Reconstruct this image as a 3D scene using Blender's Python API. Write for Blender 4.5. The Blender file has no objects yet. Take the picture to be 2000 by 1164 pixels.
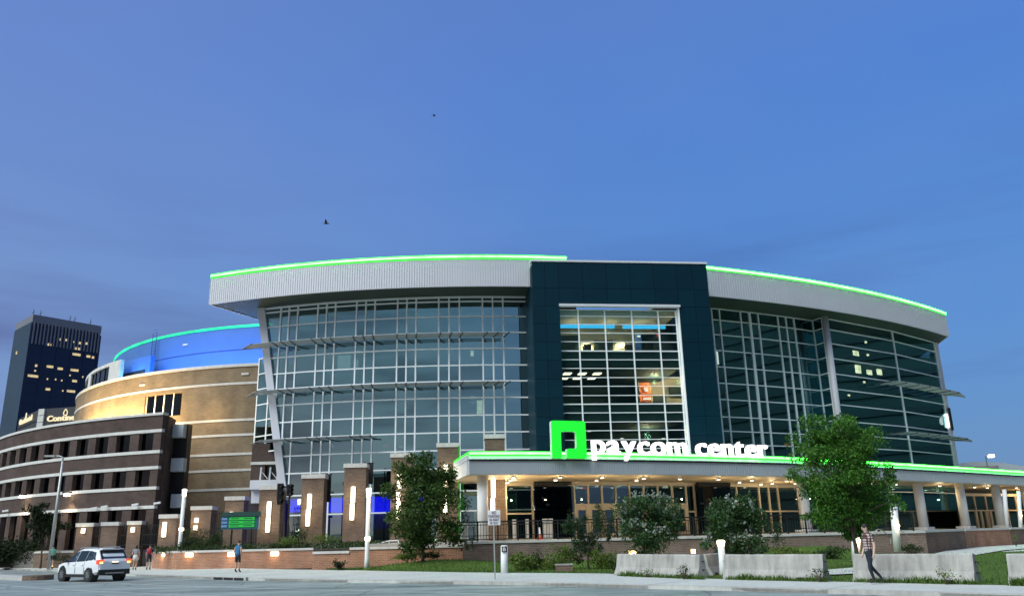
import bpy, bmesh, math, random
from mathutils import Vector, Matrix, Euler
rad = math.radians
random.seed(7)
S = bpy.context.scene
COL = S.collection

# ------------------------------------------------------------------ camera
F, TH, ROLL, CH = 1597.0, rad(16.3), -0.0235, 1.6
cam = bpy.data.cameras.new('camera')
cam.sensor_width = 36.0
cam.lens = F / 2000 * 36.0
cam.clip_start, cam.clip_end = 0.3, 3000
camo = bpy.data.objects.new('camera', cam)
COL.objects.link(camo)
camo.location = (0, 0, CH)
CR = Matrix.Rotation(math.pi / 2 + TH, 3, 'X') @ Matrix.Rotation(ROLL, 3, 'Z')
camo.rotation_euler = CR.to_euler()
S.camera = camo

# ------------------------------------------------------------------ world, sun, exposure
SKX, SKY, SKZ, SLX, SLY, SLZ = 1.0, 2.0, 0.5, 3.0, 1.0, 0.4
SUN_AZ, SUN_EL = 230.0, 1.5            # degrees clockwise from +Y (behind the camera, to the left)
wld = bpy.data.worlds.new('World'); S.world = wld; wld.use_nodes = True
nt = wld.node_tree; nt.nodes.clear()
def N(nt, typ, **kw):
    n = nt.nodes.new(typ)
    for k, v in kw.items():
        if k.startswith('i_'):
            key = k[2:]
            n.inputs[int(key) if key.isdigit() else key.replace('_', ' ')].default_value = v
        else: setattr(n, k, v)
    return n
def L(nt, a, b): nt.links.new(a, b)
sky = N(nt, 'ShaderNodeTexSky'); sky.sky_type = 'NISHITA'; sky.sun_disc = False
sky.sun_elevation = rad(SUN_EL); sky.sun_rotation = rad(SUN_AZ)
sky.air_density = 1.0; sky.dust_density = 0.6; sky.ozone_density = 4.0
gain = N(nt, 'ShaderNodeMix', data_type='RGBA', blend_type='MULTIPLY'); gain.inputs[0].default_value = 1
gain.inputs[7].default_value = (0.15, 0.15, 0.15, 1)
L(nt, sky.outputs[0], gain.inputs[6])
geo = N(nt, 'ShaderNodeTexCoord')
spz = N(nt, 'ShaderNodeSeparateXYZ'); L(nt, geo.outputs['Generated'], spz.inputs[0])
grd = N(nt, 'ShaderNodeValToRGB'); ce = grd.color_ramp.elements      # dusk-blue air by elevation, on top of the physical sky
ce[0].position = 0.0; ce[0].color = (.027, .068, .138, 1); ce[1].position = 1.0; ce[1].color = (.016, .040, .120, 1)
e_ = ce.new(0.22); e_.color = (.023, .064, .156, 1); e_ = ce.new(0.5); e_.color = (.019, .055, .162, 1)
L(nt, spz.outputs[2], grd.inputs[0])
tint = N(nt, 'ShaderNodeMix', data_type='RGBA'); tint.inputs[0].default_value = 0.86
L(nt, gain.outputs[2], tint.inputs[6]); L(nt, grd.outputs[0], tint.inputs[7])
# the western half of the sky still holds the grey-pink afterglow
dt = N(nt, 'ShaderNodeVectorMath', operation='DOT_PRODUCT'); L(nt, geo.outputs['Generated'], dt.inputs[0])
dt.inputs[1].default_value = (math.sin(rad(SUN_AZ)), math.cos(rad(SUN_AZ)), 0.05)
af = N(nt, 'ShaderNodeMapRange'); af.interpolation_type = 'SMOOTHSTEP'; af.inputs['From Min'].default_value = 0.0; af.inputs['From Max'].default_value = 0.85; af.inputs['To Max'].default_value = 0.8
L(nt, dt.outputs['Value'], af.inputs[0])
wr = N(nt, 'ShaderNodeValToRGB'); we = wr.color_ramp.elements
we[0].position = 0.0; we[0].color = (.150, .132, .118, 1); we[1].position = 0.9; we[1].color = (.045, .070, .120, 1)
e_ = we.new(.14); e_.color = (.108, .134, .140, 1); e_ = we.new(.30); e_.color = (.062, .104, .124, 1)
L(nt, spz.outputs[2], wr.inputs[0])
aft = N(nt, 'ShaderNodeMix', data_type='RGBA'); L(nt, af.outputs[0], aft.inputs[0]); L(nt, wr.outputs[0], aft.inputs[7])
mp = N(nt, 'ShaderNodeMapping'); mp.inputs['Scale'].default_value = (1.3, 1.3, 2.2); mp.inputs['Rotation'].default_value = (0.12, -0.1, 0.5); mp.inputs['Location'].default_value = (SLX, SLY, SLZ)
L(nt, geo.outputs['Generated'], mp.inputs[0])
no = N(nt, 'ShaderNodeTexNoise'); no.inputs['Scale'].default_value = 1.15; no.inputs['Detail'].default_value = 4; no.inputs['Roughness'].default_value = 0.5
L(nt, mp.outputs[0], no.inputs['Vector'])
rp = N(nt, 'ShaderNodeValToRGB'); rp.color_ramp.elements[0].position = 0.42; rp.color_ramp.elements[1].position = 0.70
rp.color_ramp.elements[0].color = (0, 0, 0, 1); rp.color_ramp.elements[1].color = (0.85, 0.85, 0.85, 1)
L(nt, no.outputs[0], rp.inputs[0])
cl = N(nt, 'ShaderNodeMix', data_type='RGBA', blend_type='MULTIPLY'); cl.inputs[7].default_value = (2.25, 1.29, 1.02, 1)
aw_ = N(nt, 'ShaderNodeMapRange'); aw_.interpolation_type = 'SMOOTHSTEP'; aw_.inputs['From Min'].default_value = -1.0; aw_.inputs['From Max'].default_value = .05; aw_.inputs['To Max'].default_value = .8; L(nt, dt.outputs['Value'], aw_.inputs[0])
am_ = N(nt, 'ShaderNodeMath', operation='MULTIPLY_ADD'); L(nt, rp.outputs[0], am_.inputs[0]); am_.inputs[1].default_value = .3; L(nt, aw_.outputs[0], am_.inputs[2]); am_.use_clamp = True
L(nt, am_.outputs[0], cl.inputs[0]); L(nt, tint.outputs[2], cl.inputs[6]); L(nt, cl.outputs[2], aft.inputs[6])
# broken streaks of cloud in the afterglow, and a long dark bank low over the horizon
mp2 = N(nt, 'ShaderNodeMapping'); mp2.inputs['Scale'].default_value = (1.2, 1.2, 9.0); mp2.inputs['Location'].default_value = (.3, .1, .2); L(nt, geo.outputs['Generated'], mp2.inputs[0])
n2_ = N(nt, 'ShaderNodeTexNoise'); n2_.inputs['Scale'].default_value = 2.2; n2_.inputs['Detail'].default_value = 7; n2_.inputs['Roughness'].default_value = .55; n2_.inputs['Distortion'].default_value = .6; L(nt, mp2.outputs[0], n2_.inputs['Vector'])
r2_ = N(nt, 'ShaderNodeValToRGB'); r2_.color_ramp.elements[0].position = .44; r2_.color_ramp.elements[1].position = .66; L(nt, n2_.outputs[0], r2_.inputs[0])
f2_ = N(nt, 'ShaderNodeMath', operation='MULTIPLY'); L(nt, r2_.outputs[0], f2_.inputs[0]); L(nt, af.outputs[0], f2_.inputs[1])
c2_ = N(nt, 'ShaderNodeMix', data_type='RGBA', blend_type='MULTIPLY'); c2_.inputs[7].default_value = (.38, .36, .40, 1); L(nt, f2_.outputs[0], c2_.inputs[0]); L(nt, aft.outputs[2], c2_.inputs[6])
mp3 = N(nt, 'ShaderNodeMapping'); mp3.inputs['Scale'].default_value = (1.0, 1.0, 7.0); mp3.inputs['Location'].default_value = (SKX, SKY, SKZ); L(nt, geo.outputs['Generated'], mp3.inputs[0])
n3_ = N(nt, 'ShaderNodeTexNoise'); n3_.inputs['Scale'].default_value = 1.7; n3_.inputs['Detail'].default_value = 5; L(nt, mp3.outputs[0], n3_.inputs['Vector'])
r3_ = N(nt, 'ShaderNodeValToRGB'); r3_.color_ramp.elements[0].position = .46; r3_.color_ramp.elements[1].position = .66; L(nt, n3_.outputs[0], r3_.inputs[0])
low = N(nt, 'ShaderNodeMapRange'); low.inputs['From Min'].default_value = .42; low.inputs['From Max'].default_value = .20; L(nt, spz.outputs[2], low.inputs[0])
f3_ = N(nt, 'ShaderNodeMath', operation='MULTIPLY'); L(nt, r3_.outputs[0], f3_.inputs[0]); L(nt, low.outputs[0], f3_.inputs[1])
c3_ = N(nt, 'ShaderNodeMix', data_type='RGBA', blend_type='MULTIPLY'); c3_.inputs[7].default_value = (.70, .60, .68, 1); L(nt, f3_.outputs[0], c3_.inputs[0]); L(nt, c2_.outputs[2], c3_.inputs[6])
bg = N(nt, 'ShaderNodeBackground'); bg.inputs[1].default_value = 1.0
L(nt, c3_.outputs[2], bg.inputs[0])
wo = N(nt, 'ShaderNodeOutputWorld'); L(nt, bg.outputs[0], wo.inputs[0])

sl = bpy.data.lights.new('sun', 'SUN'); sl.energy = 1.0; sl.angle = rad(44); sl.color = (0.93, 1.0, 0.985)
so = bpy.data.objects.new('sun', sl); COL.objects.link(so)
el = rad(48); az = rad(SUN_AZ)
sd = Vector((math.sin(az) * math.cos(el), math.cos(az) * math.cos(el), math.sin(el)))
so.rotation_euler = sd.to_track_quat('Z', 'Y').to_euler(); so.location = sd * 100
S.view_settings.view_transform = 'Standard'; S.view_settings.look = 'None'
EXPO = 2.0; K = 2.0 ** -EXPO
S.view_settings.exposure = EXPO; S.view_settings.gamma = 1.0; S.view_settings.use_curve_mapping = False

# ------------------------------------------------------------------ survey helpers: photo pixel -> point in the place
def ray(px, py): return CR @ Vector(((px - 1000) / F, -(py - 582) / F, -1.0))
C0 = Vector((0, 0, CH))
def at(px, py, y):
    d = ray(px, py); return C0 + d * (y / d.y)
def gz(px, py, z=0.0):
    d = ray(px, py); return C0 + d * ((z - CH) / d.z)
def circ(px, py, c, r):
    d = ray(px, py); ox, oy = -c[0], -c[1]
    a = d.x * d.x + d.y * d.y; b = 2 * (d.x * ox + d.y * oy); k = ox * ox + oy * oy - r * r
    t = (-b - math.sqrt(max(b * b - 4 * a * k, 0))) / (2 * a); return C0 + d * t
def cang(px, py, c, r):
    q = circ(px, py, c, r); return math.atan2(q.x - c[0], c[1] - q.y)
def cpt(c, r, a, z=0.0): return Vector((c[0] + r * math.sin(a), c[1] - r * math.cos(a), z))
def onseg(px, py, a, b):       # vertical plane through a,b
    d = ray(px, py); e = b - a
    n = Vector((-e.y, e.x, 0)); t = (a - C0).dot(n) / d.dot(n); return C0 + d * t
def onpoly(px, py, pl):
    best = None
    for i in range(len(pl) - 1):
        a, b = Vector((pl[i][0], pl[i][1], 0)), Vector((pl[i + 1][0], pl[i + 1][1], 0))
        q = onseg(px, py, a, b); e = b - a
        s = (q - a).to_2d().dot(e.to_2d()) / e.length_squared
        dd = max(0, -s, s - 1)
        if best is None or dd < best[0]: best = (dd, q, math.atan2(e.y, e.x))
    return best[1], best[2]

# ------------------------------------------------------------------ materials
MATS = {}
def newmat(name):
    m = bpy.data.materials.new(name); m.use_nodes = True; MATS[name] = m
    return m, m.node_tree, m.node_tree.nodes['Principled BSDF']
def solid(name, col, rough=0.6, metal=0.0, var=0.12, scale=1.5, bump=0.0, spec=0.5):
    m, t, b = newmat(name)
    b.inputs['Roughness'].default_value = rough; b.inputs['Metallic'].default_value = metal
    b.inputs['Specular IOR Level'].default_value = spec
    tc = N(t, 'ShaderNodeTexCoord'); n = N(t, 'ShaderNodeTexNoise'); n.inputs['Scale'].default_value = scale; n.inputs['Detail'].default_value = 7
    n.inputs['Roughness'].default_value = 0.65
    L(t, tc.outputs['Object'], n.inputs['Vector'])
    r = N(t, 'ShaderNodeValToRGB'); r.color_ramp.elements[0].position = 0.28; r.color_ramp.elements[1].position = 0.72
    r.color_ramp.elements[0].color = tuple(c * (1 - var) for c in col) + (1,)
    r.color_ramp.elements[1].color = tuple(min(1, c * (1 + var)) for c in col) + (1,)
    L(t, n.outputs[0], r.inputs[0]); L(t, r.outputs[0], b.inputs['Base Color'])
    if bump:
        n2 = N(t, 'ShaderNodeTexNoise'); n2.inputs['Scale'].default_value = scale * 14; n2.inputs['Detail'].default_value = 4
        L(t, tc.outputs['Object'], n2.inputs['Vector'])
        bp = N(t, 'ShaderNodeBump'); bp.inputs['Strength'].default_value = bump; bp.inputs['Distance'].default_value = 0.02
        L(t, n2.outputs[0], bp.inputs['Height']); L(t, bp.outputs[0], b.inputs['Normal'])
    return m
def vary(name, lo, hi):
    m = MATS[name]; t = m.node_tree; b = t.nodes['Principled BSDF']; l = b.inputs['Base Color'].links[0]; src = l.from_socket
    oi = N(t, 'ShaderNodeObjectInfo'); mr = N(t, 'ShaderNodeMapRange'); mr.inputs['To Min'].default_value = lo; mr.inputs['To Max'].default_value = hi; L(t, oi.outputs['Random'], mr.inputs[0])
    mx = N(t, 'ShaderNodeMix', data_type='RGBA', blend_type='MULTIPLY'); mx.inputs[0].default_value = 1; L(t, src, mx.inputs[6]); L(t, mr.outputs[0], mx.inputs[7]); L(t, mx.outputs[2], b.inputs['Base Color'])
def emit(name, col, s):
    m = bpy.data.materials.new(name); m.use_nodes = True; t = m.node_tree; t.nodes.clear(); MATS[name] = m
    e = N(t, 'ShaderNodeEmission'); e.inputs[0].default_value = tuple(col) + (1,); e.inputs[1].default_value = s * K
    o = N(t, 'ShaderNodeOutputMaterial'); L(t, e.outputs[0], o.inputs[0]); return m
def brick(name, c1, c2, mort, sc=1.0):
    m, t, b = newmat(name); b.inputs['Roughness'].default_value = 0.85; b.inputs['Specular IOR Level'].default_value = 0.2
    tc = N(t, 'ShaderNodeTexCoord'); sp = N(t, 'ShaderNodeSeparateXYZ'); L(t, tc.outputs['Object'], sp.inputs[0])
    ad = N(t, 'ShaderNodeMath', operation='ADD'); L(t, sp.outputs[0], ad.inputs[0])
    mu = N(t, 'ShaderNodeMath', operation='MULTIPLY'); mu.inputs[1].default_value = 0.55; L(t, sp.outputs[1], mu.inputs[0]); L(t, mu.outputs[0], ad.inputs[1])
    cb = N(t, 'ShaderNodeCombineXYZ'); L(t, ad.outputs[0], cb.inputs[0]); L(t, sp.outputs[2], cb.inputs[1])
    bt = N(t, 'ShaderNodeTexBrick'); bt.inputs['Scale'].default_value = sc
    bt.inputs['Brick Width'].default_value = 0.30; bt.inputs['Row Height'].default_value = 0.10; bt.inputs['Mortar Size'].default_value = 0.012
    bt.inputs['Color1'].default_value = tuple(c1) + (1,); bt.inputs['Color2'].default_value = tuple(c2) + (1,); bt.inputs['Mortar'].default_value = tuple(mort) + (1,)
    L(t, cb.outputs[0], bt.inputs['Vector'])
    n = N(t, 'ShaderNodeTexNoise'); n.inputs['Scale'].default_value = 0.7; n.inputs['Detail'].default_value = 6; L(t, tc.outputs['Object'], n.inputs['Vector'])
    mr = N(t, 'ShaderNodeMapRange'); mr.inputs['From Min'].default_value = .3; mr.inputs['From Max'].default_value = .7; mr.inputs['To Min'].default_value = 0.78; mr.inputs['To Max'].default_value = 1.18
    L(t, n.outputs[0], mr.inputs[0])
    mx = N(t, 'ShaderNodeMix', data_type='RGBA', blend_type='MULTIPLY'); mx.inputs[0].default_value = 1
    L(t, bt.outputs[0], mx.inputs[6]); L(t, mr.outputs[0], mx.inputs[7]); L(t, mx.outputs[2], b.inputs['Base Color'])
    bp = N(t, 'ShaderNodeBump'); bp.inputs['Strength'].default_value = 0.5; bp.inputs['Distance'].default_value = 0.01; bp.invert = True
    L(t, bt.outputs['Fac'], bp.inputs['Height']); L(t, bp.outputs[0], b.inputs['Normal'])
    return m
def glass(name, trans, refl, f0=0.3, rough=0.015):
    m = bpy.data.materials.new(name); m.use_nodes = True; t = m.node_tree; t.nodes.clear(); MATS[name] = m
    tr = N(t, 'ShaderNodeBsdfTransparent'); tr.inputs[0].default_value = tuple(trans) + (1,)
    gl = N(t, 'ShaderNodeBsdfGlossy'); gl.inputs[0].default_value = tuple(refl) + (1,); gl.inputs['Roughness'].default_value = rough
    tc = N(t, 'ShaderNodeTexCoord'); n = N(t, 'ShaderNodeTexNoise'); n.inputs['Scale'].default_value = 0.35; n.inputs['Detail'].default_value = 1
    L(t, tc.outputs['Object'], n.inputs['Vector'])
    bp = N(t, 'ShaderNodeBump'); bp.inputs['Strength'].default_value = 0.05; bp.inputs['Distance'].default_value = 0.06; L(t, n.outputs[0], bp.inputs['Height']); L(t, bp.outputs[0], gl.inputs['Normal'])
    fr = N(t, 'ShaderNodeLayerWeight'); fr.inputs[0].default_value = 0.25
    mr = N(t, 'ShaderNodeMapRange'); mr.inputs['To Min'].default_value = f0; mr.inputs['To Max'].default_value = 1.0; pw = N(t, 'ShaderNodeMath', operation='POWER'); pw.inputs[1].default_value = 4.0; fr.inputs[0].default_value = .5; L(t, fr.outputs['Facing'], pw.inputs[0]); L(t, pw.outputs[0], mr.inputs[0])
    mx = N(t, 'ShaderNodeMixShader'); L(t, mr.outputs[0], mx.inputs[0]); L(t, tr.outputs[0], mx.inputs[1]); L(t, gl.outputs[0], mx.inputs[2])
    o = N(t, 'ShaderNodeOutputMaterial'); L(t, mx.outputs[0], o.inputs[0]); return m
def leafmat(name, dark, light, trans=0.25):
    m, t, b = newmat(name); b.inputs['Roughness'].default_value = 0.6; b.inputs['Specular IOR Level'].default_value = 0.25
    g = N(t, 'ShaderNodeNewGeometry'); r = N(t, 'ShaderNodeValToRGB')
    r.color_ramp.elements[0].color = tuple(dark) + (1,); r.color_ramp.elements[1].color = tuple(light) + (1,)
    L(t, g.outputs['Random Per Island'], r.inputs[0]); L(t, r.outputs[0], b.inputs['Base Color'])
    tl = N(t, 'ShaderNodeBsdfTranslucent'); L(t, r.outputs[0], tl.inputs[0])
    mx = N(t, 'ShaderNodeMixShader'); mx.inputs[0].default_value = trans
    L(t, b.outputs[0], mx.inputs[1]); L(t, tl.outputs[0], mx.inputs[2]); L(t, mx.outputs[0], t.nodes['Material Output'].inputs[0]); return m
def concrete(name, col, streak=0.3, sc=0.6):
    m, t, b = newmat(name); b.inputs['Roughness'].default_value = 0.85; b.inputs['Specular IOR Level'].default_value = 0.3
    tc = N(t, 'ShaderNodeTexCoord')
    n = N(t, 'ShaderNodeTexNoise'); n.inputs['Scale'].default_value = sc; n.inputs['Detail'].default_value = 9; n.inputs['Roughness'].default_value = 0.7
    mp = N(t, 'ShaderNodeMapping'); mp.inputs['Scale'].default_value = (3.5, 3.5, 0.35); L(t, tc.outputs['Object'], mp.inputs[0])
    n2 = N(t, 'ShaderNodeTexNoise'); n2.inputs['Scale'].default_value = 1.6; n2.inputs['Detail'].default_value = 5; L(t, mp.outputs[0], n2.inputs['Vector'])
    L(t, tc.outputs['Object'], n.inputs['Vector'])
    a = N(t, 'ShaderNodeMath', operation='ADD'); L(t, n.outputs[0], a.inputs[0]); L(t, n2.outputs[0], a.inputs[1])
    r = N(t, 'ShaderNodeValToRGB'); r.color_ramp.elements[0].position = .36; r.color_ramp.elements[1].position = .64
    hv = N(t, 'ShaderNodeMath', operation='MULTIPLY'); hv.inputs[1].default_value = 0.5; L(t, a.outputs[0], hv.inputs[0]); L(t, hv.outputs[0], r.inputs[0])
    r.color_ramp.elements[0].color = tuple(c * (1 - streak) for c in col) + (1,); r.color_ramp.elements[1].color = tuple(min(1, c * (1 + streak * .6)) for c in col) + (1,)
    L(t, r.outputs[0], b.inputs['Base Color'])
    n3 = N(t, 'ShaderNodeTexNoise'); n3.inputs['Scale'].default_value = 22; n3.inputs['Detail'].default_value = 4; L(t, tc.outputs['Object'], n3.inputs['Vector'])
    bp = N(t, 'ShaderNodeBump'); bp.inputs['Strength'].default_value = .35; bp.inputs['Distance'].default_value = .015; L(t, n3.outputs[0], bp.inputs['Height']); L(t, bp.outputs[0], b.inputs['Normal'])
    return m
M = MATS
brick('brick_dark', (.062, .040, .034), (.090, .057, .047), (.11, .09, .08))
brick('brick_tan', (.20, .140, .082), (.26, .185, .110), (.25, .21, .16))
brick('brick_brown', (.135, .085, .060), (.20, .125, .085), (.22, .18, .15))
brick('brick_terrace', (.19, .125, .095), (.26, .17, .13), (.30, .26, .22))  # lighter copy of the brown brick, makes up for weaker light there
brick('brick_lit', (.36, .15, .08), (.46, .20, .11), (.40, .32, .25))  # terrace brick with the warm light on it put into the colour
concrete('stone', (.62, .60, .56), .14, 1.2)
concrete('concrete', (.38, .365, .335), .36, .9)
concrete('walk', (.50, .50, .46), .16, .4)
concrete('kerb_concrete', (.45, .43, .40), .25, .8)
solid('white_metal', (.66, .66, .68), .45, 0, .05, .6)
solid('panel_white', (.62, .61, .64), .4, 0, .04, .25)
solid('mullion', (.86, .88, .88), .4, 0, .04, 1)
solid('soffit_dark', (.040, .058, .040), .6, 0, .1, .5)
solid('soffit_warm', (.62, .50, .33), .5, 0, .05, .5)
solid('navy_panel', (.0006, .022, .036), .42, 0, .12, .5, spec=.22)
solid('canopy_metal', (.50, .54, .56), .45, .1, .05, .5)
vary('navy_panel', .90, 1.12)
solid('louvre', (.40, .43, .45), .5, .1, .1, 1)
solid('bracket', (.06, .07, .07), .5, .4, .1, 1)
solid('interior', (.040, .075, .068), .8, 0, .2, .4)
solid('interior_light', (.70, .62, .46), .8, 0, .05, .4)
solid('dark_metal', (.018, .02, .02), .45, .4, .1, 2)
solid('roof_grey', (.20, .21, .22), .8, 0, .15, .3)
solid('drum_blue', (.07, .18, .48), .42, 0, .10, .22)
solid('drum_band', (.02, .06, .30), .5, 0, .1, .22)
solid('pole_white', (.74, .74, .72), .5, 0, .05, 2)
solid('pole_grey', (.40, .40, .38), .45, .5, .1, 2)
solid('black', (.010, .010, .011), .5, 0, .1, 3)
solid('cream_frame', (.62, .54, .42), .45, .1, .05, 1)
solid('column_paint', (.70, .68, .65), .6, 0, .06, .7)
solid('bark', (.085, .062, .045), .9, 0, .3, 6, bump=.5)
solid('soil', (.05, .038, .028), .95, 0, .3, 3, bump=.5)
solid('terrace_floor', (.36, .33, .29), .8, 0, .1, .5)
glass('glass_front', (.36, .44, .44), (.50, .73, .77), .46)
glass('glass_dark', (.50, .58, .57), (.34, .74, .82), .24)
glass('glass_portal', (.76, .84, .82), (.45, .8, .8), .12)
glass('glass_store', (.40, .46, .44), (.7, .85, .82), .14)
glass('glass_window', (.10, .11, .12), (.8, .85, .9), .05)
emit('led_green', (.05, 1.0, .05), 2.2)
emit('led_core', (.030, 1.0, .030), 30.0)
emit('led_dim', (.04, 1.0, .06), .4)
emit('led_cyan', (.04, .95, .42), 1.5)
emit('room_bright', (1, .86, .55), 5.0)
emit('room_cool', (.8, .92, .9), 1.6)
emit('logo_green', (.022, 1.0, .055), 1.05)
emit('letter_white', (1, .97, .93), 3.2)
emit('lamp_warm', (1, .86, .58), 9.0)
emit('lamp_soft', (1, .78, .48), 6.0)
emit('lamp_amber', (1, .66, .26), 10.0)
emit('lamp_flood', (1, .88, .66), 30.0)
emit('cyan_tube', (.06, .55, 1.0), 1.6)
emit('screen_blue', (.003, .005, 1.0), 11.0)
emit('red_sign', (1, .06, .08), 1.0)
emit('window_lit', (1, .80, .45), .7)
emit('window_dim', (.75, .85, .8), .25)
emit('tile_light', (1, .96, .8), 1.6)
emit('sign_yellow', (1, .86, .55), 1.1)
emit('board_green', (.06, .80, .12), .65)
emit('board_blue', (.25, .5, .9), .5)
emit('tail_red', (1, .08, .04), 1.6)
emit('tail_amber', (1, .45, .12), 4)
def uneven(name, lo, hi, sc):
    t = MATS[name].node_tree; e = [n for n in t.nodes if n.type == 'EMISSION'][0]; v = e.inputs[1].default_value
    tc = N(t, 'ShaderNodeTexCoord'); n = N(t, 'ShaderNodeTexNoise'); n.inputs['Scale'].default_value = sc; n.inputs['Detail'].default_value = 3; L(t, tc.outputs['Object'], n.inputs['Vector'])
    mr = N(t, 'ShaderNodeMapRange'); mr.inputs['From Min'].default_value = .3; mr.inputs['From Max'].default_value = .7; mr.inputs['To Min'].default_value = lo * v; mr.inputs['To Max'].default_value = hi * v; L(t, n.outputs[0], mr.inputs[0]); L(t, mr.outputs[0], e.inputs[1])
uneven('led_green', .85, 1.15, .9); uneven('led_core', .75, 1.2, .9); uneven('led_cyan', .6, 1.25, .5); uneven('window_lit', .4, 1.5, .8); uneven('screen_blue', .8, 1.15, .6); uneven('room_bright', .5, 1.3, 1.5)
leafmat('leaf_tree', (.026, .098, .012), (.10, .25, .030))
leafmat('leaf_plaza', (.018, .052, .010), (.072, .125, .020))
leafmat('leaf_dark', (.014, .034, .011), (.055, .085, .022))
leafmat('leaf_bush', (.06, .11, .016), (.16, .21, .04))
leafmat('leaf_myrtle', (.026, .070, .024), (.075, .145, .045))
leafmat('leaf_juniper', (.016, .04, .016), (.045, .085, .03))
leafmat('blossom', (.16, .21, .16), (.38, .42, .36), .2)
leafmat('grass', (.045, .10, .014), (.11, .18, .034), .2)
leafmat('hedge', (.008, .018, .006), (.025, .042, .012))
def groundmat(name, c1, c2, sc, bumpd=.03):
    m, t, b = newmat(name); b.inputs['Roughness'].default_value = .95; b.inputs['Specular IOR Level'].default_value = .1
    tc = N(t, 'ShaderNodeTexCoord'); n = N(t, 'ShaderNodeTexNoise'); n.inputs['Scale'].default_value = sc; n.inputs['Detail'].default_value = 10; n.inputs['Roughness'].default_value = .75
    L(t, tc.outputs['Object'], n.inputs['Vector']); r = N(t, 'ShaderNodeValToRGB'); r.color_ramp.elements[0].position = .35; r.color_ramp.elements[1].position = .65
    r.color_ramp.elements[0].color = tuple(c1) + (1,); r.color_ramp.elements[1].color = tuple(c2) + (1,); L(t, n.outputs[0], r.inputs[0]); L(t, r.outputs[0], b.inputs['Base Color'])
    bp = N(t, 'ShaderNodeBump'); bp.inputs['Strength'].default_value = .8; bp.inputs['Distance'].default_value = bumpd; L(t, n.outputs[0], bp.inputs['Height']); L(t, bp.outputs[0], b.inputs['Normal']); return m
groundmat('lawn', (.040, .080, .014), (.095, .140, .030), 3.0)
groundmat('earth', (.10, .09, .075), (.16, .145, .12), .3)
def roadmat():
    m, t, b = newmat('road'); b.inputs['Roughness'].default_value = .62; b.inputs['Specular IOR Level'].default_value = .45
    tc = N(t, 'ShaderNodeTexCoord')
    mp = N(t, 'ShaderNodeMapping'); mp.inputs['Rotation'].default_value = (0, 0, rad(40)); mp.inputs['Scale'].default_value = (.03, .8, 1); L(t, tc.outputs['Object'], mp.inputs[0])
    n = N(t, 'ShaderNodeTexNoise'); n.inputs['Scale'].default_value = 1.0; n.inputs['Detail'].default_value = 7; n.inputs['Roughness'].default_value = .62; L(t, mp.outputs[0], n.inputs['Vector'])
    n2 = N(t, 'ShaderNodeTexNoise'); n2.inputs['Scale'].default_value = .5; n2.inputs['Detail'].default_value = 9; n2.inputs['Roughness'].default_value = .75; L(t, tc.outputs['Object'], n2.inputs['Vector'])
    mx = N(t, 'ShaderNodeMix', data_type='FLOAT'); mx.inputs[0].default_value = .38; L(t, n.outputs[0], mx.inputs[2]); L(t, n2.outputs[0], mx.inputs[3])
    r = N(t, 'ShaderNodeValToRGB'); r.color_ramp.elements[0].position = .38; r.color_ramp.elements[1].position = .62
    r.color_ramp.elements[0].color = (.095, .115, .112, 1); r.color_ramp.elements[1].color = (.33, .365, .35, 1)
    L(t, mx.outputs[0], r.inputs[0])
    vo = N(t, 'ShaderNodeTexVoronoi'); vo.feature = 'DISTANCE_TO_EDGE'; vo.inputs['Scale'].default_value = .28; nd = N(t, 'ShaderNodeTexNoise'); nd.inputs['Scale'].default_value = 1.1; nd.inputs['Detail'].default_value = 6; L(t, tc.outputs['Object'], nd.inputs['Vector'])
    ma = N(t, 'ShaderNodeMix', data_type='RGBA'); ma.inputs[0].default_value = .25; L(t, tc.outputs['Object'], ma.inputs[6]); L(t, nd.outputs['Color'], ma.inputs[7]); L(t, ma.outputs[2], vo.inputs['Vector'])
    lt = N(t, 'ShaderNodeMapRange'); lt.inputs['From Max'].default_value = .012; lt.inputs['To Min'].default_value = .45; lt.inputs['To Max'].default_value = 1.0; L(t, vo.outputs['Distance'], lt.inputs[0])
    mc = N(t, 'ShaderNodeMix', data_type='RGBA', blend_type='MULTIPLY'); mc.inputs[0].default_value = 1; L(t, r.outputs[0], mc.inputs[6]); L(t, lt.outputs[0], mc.inputs[7]); L(t, mc.outputs[2], b.inputs['Base Color'])
    n3 = N(t, 'ShaderNodeTexNoise'); n3.inputs['Scale'].default_value = 30; n3.inputs['Detail'].default_value = 3; L(t, tc.outputs['Object'], n3.inputs['Vector'])
    bp = N(t, 'ShaderNodeBump'); bp.inputs['Strength'].default_value = .4; bp.inputs['Distance'].default_value = .01; L(t, n3.outputs[0], bp.inputs['Height']); L(t, bp.outputs[0], b.inputs['Normal'])
roadmat()
solid('orange', (.70, .17, .05), .7, 0, .05, 1)
solid('paint', (.50, .50, .48), .7, 0, .35, 2.5)

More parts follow.
